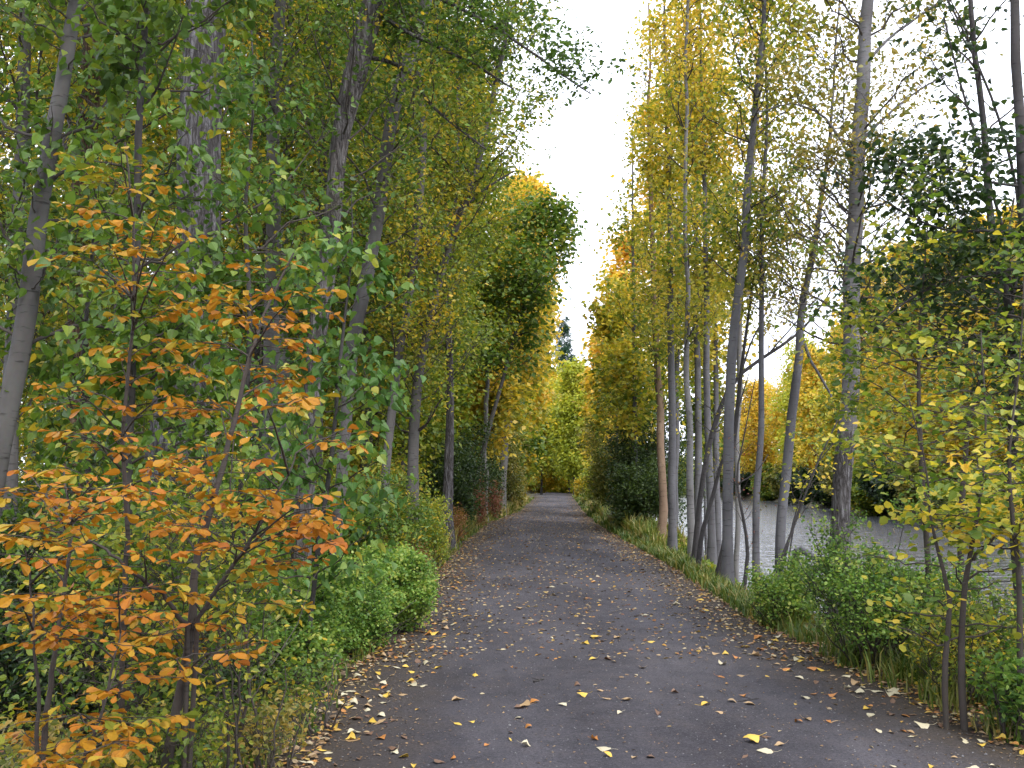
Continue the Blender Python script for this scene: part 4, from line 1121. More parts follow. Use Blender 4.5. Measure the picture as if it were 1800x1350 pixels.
UND = 'understory bushes in the wood'
ul = [  # label, px, Y, H, W, leaf, ls, tint
    ('reddish pink bush on the wood side of the far path', 832, 36, 1.7, 3.2, 'leaf_red', .06, .55),
    ('russet brown bush in front of the reddish pink bush', 795, 26, 1.25, 2.4, 'leaf_russet', .05, .5),
    ('dull red leaved bush at the wood side path edge, last of the reddish ones', 866, 43, 1.9, 2.8, 'leaf_red', .07, .5),
    ('yellow green bush at the foot of the upright trunk with the torn strip', 760, 19, 1.2, 1.8, 'leaf_olive', .055, .45),
    ('tan brown bush just beyond the rounded bright bush', 765, 15.5, .85, 1.5, 'leaf_russet', .04, .35),
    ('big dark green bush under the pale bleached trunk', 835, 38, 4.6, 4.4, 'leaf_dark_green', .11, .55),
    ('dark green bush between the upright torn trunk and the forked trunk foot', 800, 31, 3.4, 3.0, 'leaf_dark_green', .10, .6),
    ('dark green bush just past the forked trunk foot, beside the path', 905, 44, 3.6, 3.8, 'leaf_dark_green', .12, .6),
    ('olive brown bush at the wood side of the far path', 930, 62, 4.2, 4.4, 'leaf_brownish', .15, .45),
    ('greyish dull bush above the dark bushes', 925, 55, 5.8, 3.6, 'leaf_brownish', .14, .35),
    ('mid green bush under the slender leaning trunk beside the tall cottonwood', 640, 16, 2.2, 2.2, 'leaf_green', .065, .5),
    ('yellow leaved bush under the dark forked willow', 690, 21, 2.4, 2.2, 'leaf_olive', .07, .5),
    ('olive bush deep behind the bushy bright sapling', 560, 18, 2.6, 2.6, 'leaf_olive', .07, .5),
    ('green bush below the twin trunks', 470, 15, 2.4, 2.4, 'leaf_green', .065, .45),
    ('olive yellow bush at the foot of the massive cottonwood', 380, 12.5, 1.8, 2.0, 'leaf_olive', .055, .6),
    ('dark leafy bush between the massive cottonwood and the leaning grey aspen', 210, 12, 2.0, 2.4, 'leaf_green', .06, .35),
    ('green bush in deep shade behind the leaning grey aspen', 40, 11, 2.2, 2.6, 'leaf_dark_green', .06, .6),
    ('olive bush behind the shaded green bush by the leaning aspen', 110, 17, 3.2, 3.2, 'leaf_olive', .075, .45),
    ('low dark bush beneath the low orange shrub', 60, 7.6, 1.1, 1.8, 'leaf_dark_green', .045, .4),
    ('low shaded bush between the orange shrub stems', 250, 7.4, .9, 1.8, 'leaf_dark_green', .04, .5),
    ('tall olive bush far back between the massive cottonwood and the aspen', 260, 24, 4.2, 3.8, 'leaf_golden_olive', .10, .4),
    ('tall yellowish bush far back behind the slender leaning trunk', 580, 25, 4.0, 3.4, 'leaf_golden_olive', .10, .5),
]
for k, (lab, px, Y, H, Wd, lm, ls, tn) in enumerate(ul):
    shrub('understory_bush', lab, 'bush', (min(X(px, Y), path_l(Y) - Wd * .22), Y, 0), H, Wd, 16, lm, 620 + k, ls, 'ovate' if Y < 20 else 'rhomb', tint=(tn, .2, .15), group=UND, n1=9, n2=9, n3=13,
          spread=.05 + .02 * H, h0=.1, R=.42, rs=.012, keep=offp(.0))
ur = [
    ('big dark green bush on the river side verge behind the orange brown trunk', 1092, 35, 5.2, 3.2, 'leaf_dark_green', .10, .6),
    ('dark bush with yellow sprigs behind the foot of the orange brown trunk', 1128, 32, 3.0, 2.2, 'leaf_dark_green', .09, .75),
    ('grey brown twiggy bush beyond the big dark bush', 1058, 48, 5.2, 3.6, 'leaf_brownish', .13, .25),
    ('olive bush on the river side verge far along the path', 1045, 66, 4.2, 3.8, 'leaf_olive', .15, .5),
    ('yellowish low bush on the river side verge, last along the path', 1035, 95, 3.6, 4.0, 'leaf_golden_olive', .2, .5),
]
for k, (lab, px, Y, H, Wd, lm, ls, tn) in enumerate(ur):
    shrub('verge_bush', lab, 'bush', (max(X(px, Y), path_r(Y) + Wd * .42), Y, 0), H, Wd, 18, lm, 660 + k, ls, 'rhomb', tint=(tn, .22, .15), group='bushes along the river side verge', n1=10, n2=10, n3=13,
          spread=.05 + .02 * H, h0=.08, R=.42, rs=.012, keep=offr(-.1))
for k, (lab, px, Y, H, lm) in enumerate([('yellow lime bush blocking the view at the path end', 985, 150, 2.6, 'leaf_lime'), ('low yellow bush at the very end of the path', 968, 160, 2.6, 'leaf_lime'), ('olive yellow bush at the path end on the river side', 1010, 146, 3, 'leaf_yellow_green'),
                                         ('dim olive bush at the path end on the wood side', 945, 140, 4.5, 'leaf_golden_olive'), ('tall yellow bush behind the others at the path end', 1000, 172, 8, 'leaf_lime')]):
    shrub('path_end_bush', lab, 'bush', (X(px, Y), Y, 0), H, 7.5, 20, lm, 690 + k, .3, 'rhomb', tint=(.6, .2, .15), group='bushes where the path ends', n1=10, n2=10, n3=12, spread=.15, h0=.03, R=.5, rs=.02)
fbk = [('dark green bush on the far bank beside the biggest trunk', 100, 4.2), ('dark brown bush on the far bank past the biggest trunk', 86, 3.6), ('shadowy bush on the far bank behind the tiered tree', 78, 4.0), ('brown bush on the far bank under the tall golden tree', 71, 3.8),
       ('dark bush at the water line on the far bank, second downstream', 64, 3.8), ('dark bush at the water line on the far bank, last downstream', 57, 3.6), ('dull olive bush on the far bank seen past the leaning poplar', 113, 4.2), ('dark green bush on the far bank under the lime yellow tree', 125, 4.4),
       ('grey brown bush on the far bank at the foot of the orange golden tree', 138, 4.6), ('dark bush on the far bank, upstream of the orange golden tree', 152, 4.8), ('low bush on the far bank under the gap of sky', 167, 4.6), ('low olive bush at the upstream end of the far bank', 184, 4.6)]
for k, (lab, Y, H) in enumerate(fbk):
    shrub('bank_bush', lab, 'bush', (float(shore(Y)) - .2, Y, 0), H, 7.5, 22, ['leaf_dark_green', 'leaf_brownish', 'leaf_olive'][k % 3], 1680 + k, .2 + Y * .0012, 'rhomb', tint=(.32, .2, .15), group='bushes along the far bank',
          n1=11, n2=10, n3=12, spread=.14, h0=.02, R=.45, rs=.02, depth=11)


# ------------------------------------------------------------------ the orange shrub in front (leaves in flat whorls)
def whorl_shrub(label, stems, sprays, seed, rads, low=()):
    rng = np.random.default_rng(seed)
    S_ = [resample(np.array([P(*q) for q in s]), 26) for s in stems]
    for s in S_:
        if s[0, 2] > gz(s[0, 0], s[0, 1]):
            s[0, 2] = gz(s[0, 0], s[0, 1]) - .05
    base = S_[0][0].copy(); base[2] = gz(base[0], base[1])
    root = thing('orange_shrub', base, label, 'shrub', 'orange leaved shrubs in front of the wood')
    ts, tb, lv = Tubes(), Tubes(), Leaves()
    S_ = [s + np.cumsum(rng.normal(0, .005, s.shape), 0) for s in S_]
    for s, (ra, rb_) in zip(S_, rads):
        ts.add(s - base, np.linspace(ra, rb_, len(s)), 8)
    allp = np.concatenate(S_)
    for (px, py, Y, k, tn) in sprays:
        k = k + 1
        c = P(px + rng.normal(0, 9), py + rng.normal(0, 9), Y + rng.normal(0, .22))
        d = allp - c
        hd = np.hypot(d[:, 0], d[:, 1])
        cost = hd + 1.2 * np.abs(d[:, 2] + .30 * hd + .04)
        a = allp[cost.argmin()]
        L = np.linalg.norm(c - a)
        hdir = c - a; hdir[2] = 0
        hdir = unit(hdir + np.array([1e-3, 0, 0]))
        q = np.linspace(0, 1, 9)[:, None]
        mid = a + .5 * (c - a) + np.array([0, 0, .10 * L])
        cv = a * (1 - q)**2 + 2 * q * (1 - q) * mid + c * q**2
        cv += np.cumsum(rng.normal(0, .006, cv.shape), 0) * q
        rb0 = .003 + .004 * min(L, 1)
        tb.add(cv - base, np.linspace(rb0, .0016, 9), 5)
        tips = [(cv[-1], unit(cv[-1] - cv[-3]))]
        for _ in range(k - 1):
            i = rng.integers(3, 8)
            ang = rng.uniform(.4, 1.3) * rng.choice([-1, 1])
            v = np.array([hdir[0] * math.cos(ang) - hdir[1] * math.sin(ang), hdir[0] * math.sin(ang) + hdir[1] * math.cos(ang), rng.normal(0.02, .12)])
            ln = rng.uniform(.10, .26)
            q4 = np.linspace(0, 1, 5)[:, None]
            tw = cv[i] + v * ln * q4 + rng.normal(0, .006, (5, 3)) * q4
            tb.add(tw - base, np.linspace(.0022, .0013, 5), 4)
            tips.append((tw[-1], unit(v)))
            if rng.random() < .5:
                tips.append((tw[2] + rng.normal(0, .01, 3), unit(v)))
        for tip, dr in tips:
            m = rng.integers(4, 7)
            a0 = math.atan2(dr[1], dr[0])
            az = a0 + np.linspace(-2.3, 2.3, m) + rng.normal(0, .2, m)
            ax = np.stack([np.cos(az), np.sin(az), rng.normal(-.34, .26, m)], 1)
            nn = np.array([0, 0, 1.0]) + rng.normal(0, .40, (m, 3))
            sz = rng.uniform(.036, .070, m) * (1.0 - .25 * (np.abs(az - a0) > 1.6))
            lv.add(np.repeat(tip[None] - base, m, 0) + ax * .012, ax, nn, sz, np.clip(tn - (.45 if rng.random() < .16 else 0) + rng.normal(0, .13) + rng.normal(0, .15, m), 0, 1))
    link('stem', ts.mesh('stem', B_TW), root)
    link('foliage', two_mat('foliage', lv.mesh('foliage', LEAF['leaf_orange'], 'obovate', base), tb.mesh('twig', B_TW)), root)
    return root


o = .62
A_ = [(200, 265, .15), (160, 290, .18), (240, 310, .25), (215, 340, .4), (160, 375, .4), (285, 375, .5), (330, 400, .55), (190, 420, .5), (300, 420, .5), (130, 440, .4), (180, 470, .55), (255, 440, .3), (225, 500, .3), (320, 470, .55), (270, 550, .45),
      (215, 635, o), (235, 600, .5), (300, 600, o), (140, 690, o), (215, 720, .75), (180, 755, o), (95, 670, .5), (260, 780, .55), (300, 690, o), (120, 755, .6), (310, 640, .55), (160, 500, .4), (330, 540, .5)]
B_ = [(385, 510, .5), (430, 490, .5), (480, 470, .5), (500, 505, .5), (430, 555, .6), (480, 530, .55), (470, 600, .6), (370, 600, .6), (400, 640, .55), (350, 690, o), (390, 720, .75), (450, 690, o), (530, 655, .8), (505, 680, .6), (350, 770, .75), (410, 810, .75),
      (330, 810, o), (300, 830, o), (440, 840, o), (480, 880, .6), (550, 870, .75), (600, 880, .8), (530, 900, .6), (590, 760, .6), (560, 930, .85), (600, 940, .85), (360, 860, .6), (280, 900, o), (340, 940, .75), (270, 950, .7), (310, 920, o), (400, 900, .5), (440, 950, .6), (520, 930, .7),
      (330, 1040, .6), (280, 1070, o), (390, 1110, .7), (250, 1075, o), (410, 1150, .65), (350, 1090, .6), (300, 1115, .6), (470, 1060, .5), (450, 1010, .5)]
C_ = [(30, 840, .7), (75, 850, .7), (130, 845, .7), (100, 885, .7), (170, 840, .6), (60, 870, .7), (150, 920, .65), (90, 935, .65), (220, 860, .6), (200, 950, .65), (25, 1040, .6), (70, 1045, .6), (110, 1035, .65), (160, 1040, .65), (190, 1010, .6),
      (90, 1085, .7), (60, 1075, .65), (130, 1100, .75), (120, 1120, .7), (210, 1145, .65), (230, 1185, .6), (150, 1070, .6), (30, 1285, .6), (90, 1290, .65), (130, 1250, .55), (60, 1330, .5), (160, 1250, .55), (215, 1245, .5), (270, 1250, .5), (20, 1330, .5), (110, 1330, .5), (190, 1300, .5),
      (10, 960, .6), (230, 1290, .45), (150, 1330, .45)]
whorl_shrub('tall shrub of orange whorled leaves, thin dark straight stem before the massive cottonwood',
            [[(212, 1420, 5.0), (216, 1130, 4.95), (228, 900, 4.9), (226, 740, 4.85), (236, 560, 4.8), (232, 400, 4.75), (218, 250, 4.7)]],
            [(a, b, 4.7 + .25 * math.sin(a * 12.9 + b), 3, c) for a, b, c in A_], 701, [(.017, .004)])
whorl_shrub('spreading orange shrub with a slanting crooked stem, beside the path',
            [[(282, 1450, 4.4), (300, 1300, 4.4), (322, 1180, 4.4), (340, 1090, 4.4), (345, 1020, 4.4), (372, 900, 4.45), (412, 760, 4.5), (440, 630, 4.55), (490, 500, 4.6), (520, 440, 4.6)],
             [(338, 1100, 4.4), (390, 1020, 4.35), (440, 930, 4.35), (480, 850, 4.35), (510, 780, 4.4)],
             [(335, 1105, 4.4), (290, 1050, 4.3), (225, 1010, 4.2), (150, 965, 4.2), (70, 950, 4.2)]],
            [(a, b, 4.4 + .3 * math.sin(a * 12.9 + b), 4, c) for a, b, c in B_], 702, [(.026, .004), (.011, .003), (.012, .003)])
whorl_shrub('low orange shrub in the bottom corner with leaves in flat layers',
            [[(70, 1480, 4.0), (85, 1250, 4.0), (110, 1080, 4.0), (120, 930, 4.05), (105, 830, 4.1)], [(70, 1470, 4.0), (50, 1300, 3.9), (40, 1120, 3.9), (30, 950, 3.95)], [(75, 1470, 4.0), (150, 1320, 3.9), (200, 1200, 3.9), (215, 1120, 3.9)]],
            [(a, b, 3.95 + .25 * math.sin(a * 12.9 + b), 4, c) for a, b, c in C_], 703, [(.015, .004), (.011, .003), (.011, .003)])
shrub('weedy_shrub', 'thin weedy shrub with big yellow green leaves at the path edge, in front', 'shrub', (X(470, 4.9), 4.9, 0), .95, .7, 7, 'leaf_yellow_green', 710, .07, 'ovate', tint=(.38, .2, .2), n1=6, n2=4, n3=4, spread=.05, keep=offp(-.05))
shrub('weedy_shrub', 'yellow and green leafed shrub tangled in the orange shrub', 'shrub', (X(430, 5.4), 5.4, 0), 2.0, 1.3, 11, 'leaf_yellow_green', 711, .046, 'ovate', tint=(.28, .22, .2), n1=9, n2=7, n3=8, spread=.05, keep=offp(-.1))
shrub('weedy_shrub', 'low yellowish shrub below the slanting crooked stem', 'shrub', (X(350, 4.6), 4.6, 0), .7, 1.0, 8, 'leaf_olive', 712, .036, 'ovate', tint=(.3, .2, .2), n1=7, n2=6, n3=7, spread=.05, keep=offp(-.1))
shrub('weedy_shrub', 'dry brownish shrub in the bottom corner under the orange shrubs', 'shrub', (X(180, 4.4), 4.4, 0), .6, 1.3, 9, 'leaf_brownish', 713, .04, 'ovate', tint=(.5, .25, .2), n1=7, n2=6, n3=7, spread=.05)
shrub('weedy_shrub', 'thin green and yellow shrub low between massive cottonwood and crooked orange shrub', 'shrub', (X(250, 5.8), 5.8, 0), 2.2, 1.6, 8, 'leaf_green', 715, .05, 'ovate', tint=(.55, .22, .2), n1=9, n2=7, n3=8, spread=.05)
shrub('weedy_shrub', 'dark weedy shrub at the foot of the sapling by the picture edge', 'shrub', (X(1740, 7.6), 7.6, 0), 1.1, 1.3, 14, 'leaf_green', 716, .04, 'ovate', tint=(.45, .22, .2), n1=7, n2=6, n3=7, spread=.05, keep=offr(-.3))
shrub('weedy_shrub', 'low yellow green weeds around the twin saplings by the rushing water', 'shrub', (X(1670, 7.4), 7.4, 0), .8, 1.0, 14, 'leaf_olive', 717, .036, 'ovate', tint=(.5, .22, .2), n1=7, n2=6, n3=7, spread=.05, keep=offr(-.1))
shrub('weedy_shrub', 'low ragged weed with green and yellow leaves at the path edge before the green bushes', 'shrub', (X(575, 6.6), 6.6, 0), .5, .9, 12, 'leaf_green', 718, .045, 'ovate', tint=(.5, .25, .22), n1=5, n2=5, n3=5, spread=.04, keep=offp(.05))
shrub('weedy_shrub', 'small brown and yellow weed right at the gravel in front of the ragged weed', 'shrub', (X(500, 5.6), 5.6, 0), .4, .7, 9, 'leaf_brownish', 719, .04, 'ovate', tint=(.6, .25, .22), n1=5, n2=5, n3=5, spread=.04, keep=offp(.05))
shrub('fern_clump', 'pale green ferny plant at the river side path edge, in front', 'plant', (X(1760, 6.4), 6.4, 0), .55, .8, 14, 'leaf_small_green', 714, .05, 'ovate', tint=(.45, .2, .15), n1=5, n2=6, n3=8, spread=.03, keep=offr(.0))

# ------------------------------------------------------------------ fallen log, snag, stones, sticks
tb = Tubes()
lp = resample(np.array([P(1396, 985, 13), P(1400, 968, 13), P(1440, 985, 13), P(1495, 1003, 13), P(1560, 1012, 13.3)]), 16)
base = lp[0].copy(); base[2] = gz(base[0], base[1])
lroot = thing('broken_log', base, 'broken grey branch leaning from its snapped stump over the water edge', 'log')
sn = resample(np.array([[base[0], base[1], base[2] - .1], P(1392, 1030, 13), P(1400, 968, 13)]), 10)
tb.add(sn - base, np.linspace(.075, .05, 10) * (1 + .1 * np.sin(np.arange(10) * 2.1)), 9)
link('stump', tb.mesh('stump', B_DK), lroot)
tb = Tubes(); tb.add(lp[1:] - base, np.linspace(.05, .022, 15) * (1 + .08 * np.sin(np.arange(15) * 1.7)), 9)
link('bough', tb.mesh('bough', B_SM), lroot)


def stone_mat():
    m = bpy.data.materials.new('river_stone'); t = nt(m)
    tc = ND(t, 'ShaderNodeTexCoord')
    n = noise(t, 7, 5, .65, tc.outputs['Object'])
    c = ramp(t, [(.3, (.045, .04, .036)), (.7, (.13, .12, .11))], n.outputs['Fac'])
    p = ND(t, 'ShaderNodeBsdfPrincipled'); t.links.new(c.outputs[0], p.inputs['Base Color']); p.inputs['Roughness'].default_value = .6
    b = ND(t, 'ShaderNodeBump'); b.inputs['Distance'].default_value = .05; t.links.new(n.outputs['Fac'], b.inputs['Height']); t.links.new(b.outputs[0], p.inputs['Normal'])
    o = ND(t, 'ShaderNodeOutputMaterial'); t.links.new(p.outputs[0], o.inputs['Surface'])
    return m


STONE = stone_mat()


def stone(label, px, Y, size, seed):
    rng = np.random.default_rng(seed)
    nu, nv = 18, 12
    a = np.linspace(0, 2 * np.pi, nu, endpoint=False); b = np.linspace(.02, np.pi - .02, nv)
    aa, bb = np.meshgrid(a, b)
    d = np.stack([np.cos(aa) * np.sin(bb), np.sin(aa) * np.sin(bb), np.cos(bb)], -1)
    k = rng.normal(0, 1, (9, 3))
    disp = 1 + sum(.07 * np.sin((d @ kk) * 2.4 + i) for i, kk in enumerate(k))
    V = (d * disp[..., None] * np.array(size)).reshape(-1, 3)
    i = np.arange(nv - 1)[:, None] * nu + np.arange(nu)[None]; j = np.arange(nv - 1)[:, None] * nu + (np.arange(nu)[None] + 1) % nu
    f = np.stack([i, i + nu, j + nu, j], -1).reshape(-1, 4)
    o = link('stone', mesh_from('stone', V, f.ravel(), np.arange(len(f)) * 4, STONE, smooth=True))
    x = X(px, Y)
    o.location = (x, Y, max(float(gz(x, Y)), WATER - size[2] * .3) + size[2] * .35)
    tag(o, label, 'stone', 'dark stones at the water edge')


stone('dark wet boulder in the rushing water, biggest stone there', 1775, 11.5, (.45, .4, .32), 801)
stone('smaller dark stone upstream of the wet boulder in the water', 1715, 13.5, (.40, .3, .2), 802)
stone('flat stone at the water edge behind the twin saplings', 1660, 12.2, (.35, .28, .14), 803)


def stick(label, p0, p1, r, seed, bend=.03):
    rng = np.random.default_rng(seed)
    p0 = np.array(p0, float); p1 = np.array(p1, float)
    q = np.linspace(0, 1, 9)[:, None]
    c = p0 * (1 - q) + p1 * q
    n = np.array([-(p1 - p0)[1], (p1 - p0)[0], 0])
    c = c + n * bend * np.sin(q * 5 + seed) + rng.normal(0, .004, c.shape)
    c[:, 2] = pz_at(c[:, 0], c[:, 1]) + r * .8
    base = c[0].copy()
    tb = Tubes(); tb.add(c - base, np.linspace(r, r * .5, 9), 6)
    s = c[5] - base
    d = unit(n) * .10 + (p1 - p0) * .12
    tb.add(np.stack([s, s + d * .5, s + d]), np.array([r * .5, r * .4, r * .25]), 5)
    o = link('stick', tb.mesh('stick', B_DK), loc=base)
    tag(o, label, 'stick', 'sticks fallen on the path')


stick('long dark stick on the path beside the rounded bright bush', (X(700, 11.6), 10.9, 0), (X(795, 11.6), 11.7, 0), .014, 1)
stick('second dark stick below the rounded bright bush', (X(690, 11.3), 10.6, 0), (X(760, 11.3), 11.0, 0), .010, 2)
stick('short black twig in the middle of the path', (X(935, 8.2), 8.0, 0), (X(955, 8.2), 8.1, 0), .008, 3)
stick('thin brown twig on the river side of the path', (X(1290, 7.3), 7.3, 0), (X(1330, 7.3), 7.4, 0), .005, 4)

# ------------------------------------------------------------------ things nobody could count
rng = np.random.default_rng(900)


def blades(n, xf, yr, hr, dens, seed, tintm):
    rng = np.random.default_rng(seed)
    y = rng.uniform(0, 1, n); y = yr[0] * (yr[1] / yr[0]) ** y
    x = xf(y, rng, n)
    nt_ = x.shape[0]
    # tufts
    q = np.repeat(np.arange(n), dens)
    bx = x[q] + rng.normal(0, .05, n * dens); by = y[q] + rng.normal(0, .06, n * dens)
    z = gz(bx, by)
    h = rng.uniform(*hr, n)[q] * rng.uniform(.5, 1.1, n * dens)
    a = rng.uniform(0, 6.28, n * dens)
    ln = rng.uniform(.15, .75, n * dens) * h
    d = np.stack([np.cos(a), np.sin(a), 0 * a], 1)
    w = (.0028 + .0006 * by)[:, None]
    sd_ = np.stack([-np.sin(a), np.cos(a), 0 * a], 1) * w
    p0 = np.stack([bx, by, z - .02], 1)
    p1 = p0 + d * (ln * .35)[:, None] + np.array([0, 0, 1]) * (h * .62)[:, None]
    p2 = p0 + d * ln[:, None] + np.array([0, 0, 1]) * (h * np.where(rng.random(n * dens) < .3, .75, .98))[:, None]
    V = np.stack([p0 - sd_, p0 + sd_, p1 + sd_ * .8, p1 - sd_ * .8, p2], 1)
    ok = (np.hypot(bx, by) > 2.6) & (z > WATER - .02)
    V = V[ok]
    N = len(V)
    fl = np.array([0, 1, 2, 3, 3, 2, 4])
    flat = (np.arange(N)[:, None] * 5 + fl).ravel()
    stt = (np.arange(N)[:, None] * 7 + np.array([0, 4])).ravel()
    tt_ = np.clip(tintm + .2 * rng.normal(0, 1, n)[q] + .12 * rng.normal(0, 1, n * dens), 0, 1)[ok]
    return V.reshape(-1, 3), flat, stt, np.repeat(tt_, 2)


def join(parts):
    V, F, S_, T_ = [], [], [], []
    nv = nf = 0
    for v, f, s, tt in parts:
        V.append(v); F.append(f + nv); S_.append(s + nf); T_.append(tt)
        nv += len(v); nf += len(f)
    return np.concatenate(V), np.concatenate(F), np.concatenate(S_), np.concatenate(T_)


gr = [blades(2600, lambda y, r, n: path_r(y) + np.abs(r.normal(0, .55, n)) * (1 - .6 * ((y > 11) & (y < 25))) + .02 + .25 * (y < 10), (8, 110), (.07, .30), 10, 1, .45),
      blades(1100, lambda y, r, n: path_r(y) + np.abs(r.normal(0, .9, n)) + .35, (25, 90), (.3, .75), 14, 2, .55),
      blades(800, lambda y, r, n: path_l(y) - np.abs(r.normal(0, .45, n)) - .02, (9, 100), (.05, .20), 9, 3, .5),
      blades(700, lambda y, r, n: path_l(y) - np.abs(r.normal(0, .7, n)) - .2, (13, 80), (.3, .75), 16, 4, .78),
      blades(300, lambda y, r, n: path_l(y) - r.uniform(.05, 2.6, n), (4.0, 10), (.08, .28), 6, 5, .55),
      blades(420, lambda y, r, n: path_r(y) + r.uniform(.3, 1.6, n) + .4, (5, 11), (.10, .36), 9, 6, .5)]
gr.append(blades(240, lambda y, r, n: path_r(y) + r.uniform(-.05, 1.3, n), (5.2, 9.5), (.10, .38), 11, 7, .5))
gv = join(gr)
tag(link('grass', mesh_from('grass', gv[0], gv[1], gv[2], LEAF['grass_blade'], tint=gv[3])), 'uneven grass along both path verges, green to straw', 'grass', kind='stuff')

# low leafy ground cover in the wood
lv = Leaves()
N = 90000
y = 5.0 * (70 / 5.0) ** rng.uniform(0, 1, N)
x = path_l(y) - .25 - rng.uniform(0, 1, N) ** 1.1 * (y * .58 + 1.5)
cl_ = .5 + .5 * np.sin(x * 1.7 + 2 * np.sin(y * .9)) * np.sin(y * 1.3 + x * .6)
hz = rng.uniform(.02, 1, N) ** 1.4 * (.12 + .55 * cl_) * np.clip((path_l(y) - x) * .8, .2, 1)
kk = (y > 9.5) | (rng.random(N) < .35)
x, y, hz, cl_ = x[kk], y[kk], hz[kk], cl_[kk]; N = len(x)
p = np.stack([x, y, gz(x, y) + hz], 1)
lv.add(p, rng.normal(0, 1, (N, 3)) * np.array([1, 1, .4]), rng.normal(0, .5, (N, 3)) + np.array([0, 0, 1]), (.028 + .0032 * y) * rng.uniform(.7, 1.2, N), .40 + .22 * (cl_ - .5) + rng.normal(0, .2, N))
N = 26000
y = 5.5 * (100 / 5.5) ** rng.uniform(0, 1, N)
x = path_r(y) + .45 + np.abs(rng.normal(0, 1.0, N))
hz = rng.uniform(.02, 1, N) ** 1.4 * np.where((y > 10.5) & (y < 26), .10, .35)
z = gz(x, y)
ok = z > WATER
p = np.stack([x, y, z + hz], 1)[ok]; m = len(p)
lv.add(p, rng.normal(0, 1, (m, 3)) * np.array([1, 1, .4]), rng.normal(0, .5, (m, 3)) + np.array([0, 0, 1]), (.028 + .0032 * y[ok]) * rng.uniform(.7, 1.2, m), .38 + rng.normal(0, .2, m))
tag(link('undergrowth', lv.mesh('undergrowth', LEAF['leaf_olive'], 'rhomb')), 'low leafy ground cover beneath the trees', 'undergrowth', kind='stuff')


# the far wood that reads as one mass
def mass(name, label, mat, seed, n, xs, ys, zr, ls, tn):
    rng = np.random.default_rng(seed)
    nc = n // 60
    cx = rng.uniform(*xs, nc); cyy = rng.uniform(*ys, nc); cz = rng.uniform(*zr, nc) + gz(cx, cyy)
    tcn = rng.normal(0, .18, nc)
    q = np.repeat(np.arange(nc), 60)
    p = np.stack([cx, cyy, cz], 1)[q] + rng.normal(0, 1, (nc * 60, 3)) * np.array([1.0, 1.0, .7])
    lv = Leaves()
    m = len(p)
    lv.add(p, rng.normal(0, 1, (m, 3)), rng.normal(0, .6, (m, 3)) + np.array([0, 0, 1]), ls * rng.uniform(.7, 1.2, m), tn + tcn[q] + rng.normal(0, .12, m))
    tag(link(name, lv.mesh(name, LEAF[mat], 'rhomb')), label, 'woodland', kind='stuff')


mass('distant_woodland', 'golden olive wood deep behind the cottonwoods and poplars', 'leaf_golden_olive', 910, 90000, (-46, -6), (40, 56), (0, 19), .26, .42)
mass('distant_woodland', 'yellow brown wood behind the far end of the path', 'leaf_golden_olive', 911, 30000, (-22, 2), (180, 215), (0, 15), .6, .5)
mass('distant_woodland', 'autumn wood standing behind the far bank trees', 'leaf_gold', 912, 60000, (44, 62), (40, 150), (0, 16), .42, .45)
mass('distant_woodland', 'shadowy olive wood along the far wood side of the path', 'leaf_olive', 913, 60000, (-26, -3.5), (62, 170), (0, 12), .42, .36)

# ------------------------------------------------------------------ fallen leaves
def litter_mats():
    out = {}
    for nm, c, c2 in (('yellow', (.52, .33, .035), (.62, .42, .07)), ('cream', (.55, .49, .34), (.46, .40, .26)), ('tan', (.30, .19, .09), (.40, .27, .14)), ('brown', (.11, .06, .035), (.17, .09, .05)), ('orange', (.46, .20, .035), (.40, .15, .04))):
        m = bpy.data.materials.new('fallen_leaf_' + nm); t = nt(m)
        tc = ND(t, 'ShaderNodeTexCoord')
        n = noise(t, 30, 3, .6, tc.outputs['Object'])
        col = ramp(t, [(.35, c), (.6, c2), (.8, (c[0] * .5, c[1] * .4, c[2] * .4))], n.outputs['Fac'])
        p = ND(t, 'ShaderNodeBsdfPrincipled'); t.links.new(col.outputs[0], p.inputs['Base Color']); p.inputs['Roughness'].default_value = .55
        o = ND(t, 'ShaderNodeOutputMaterial'); t.links.new(p.outputs[0], o.inputs['Surface'])
        out[nm] = m
    return out


LM = litter_mats()
rng = np.random.default_rng(77)


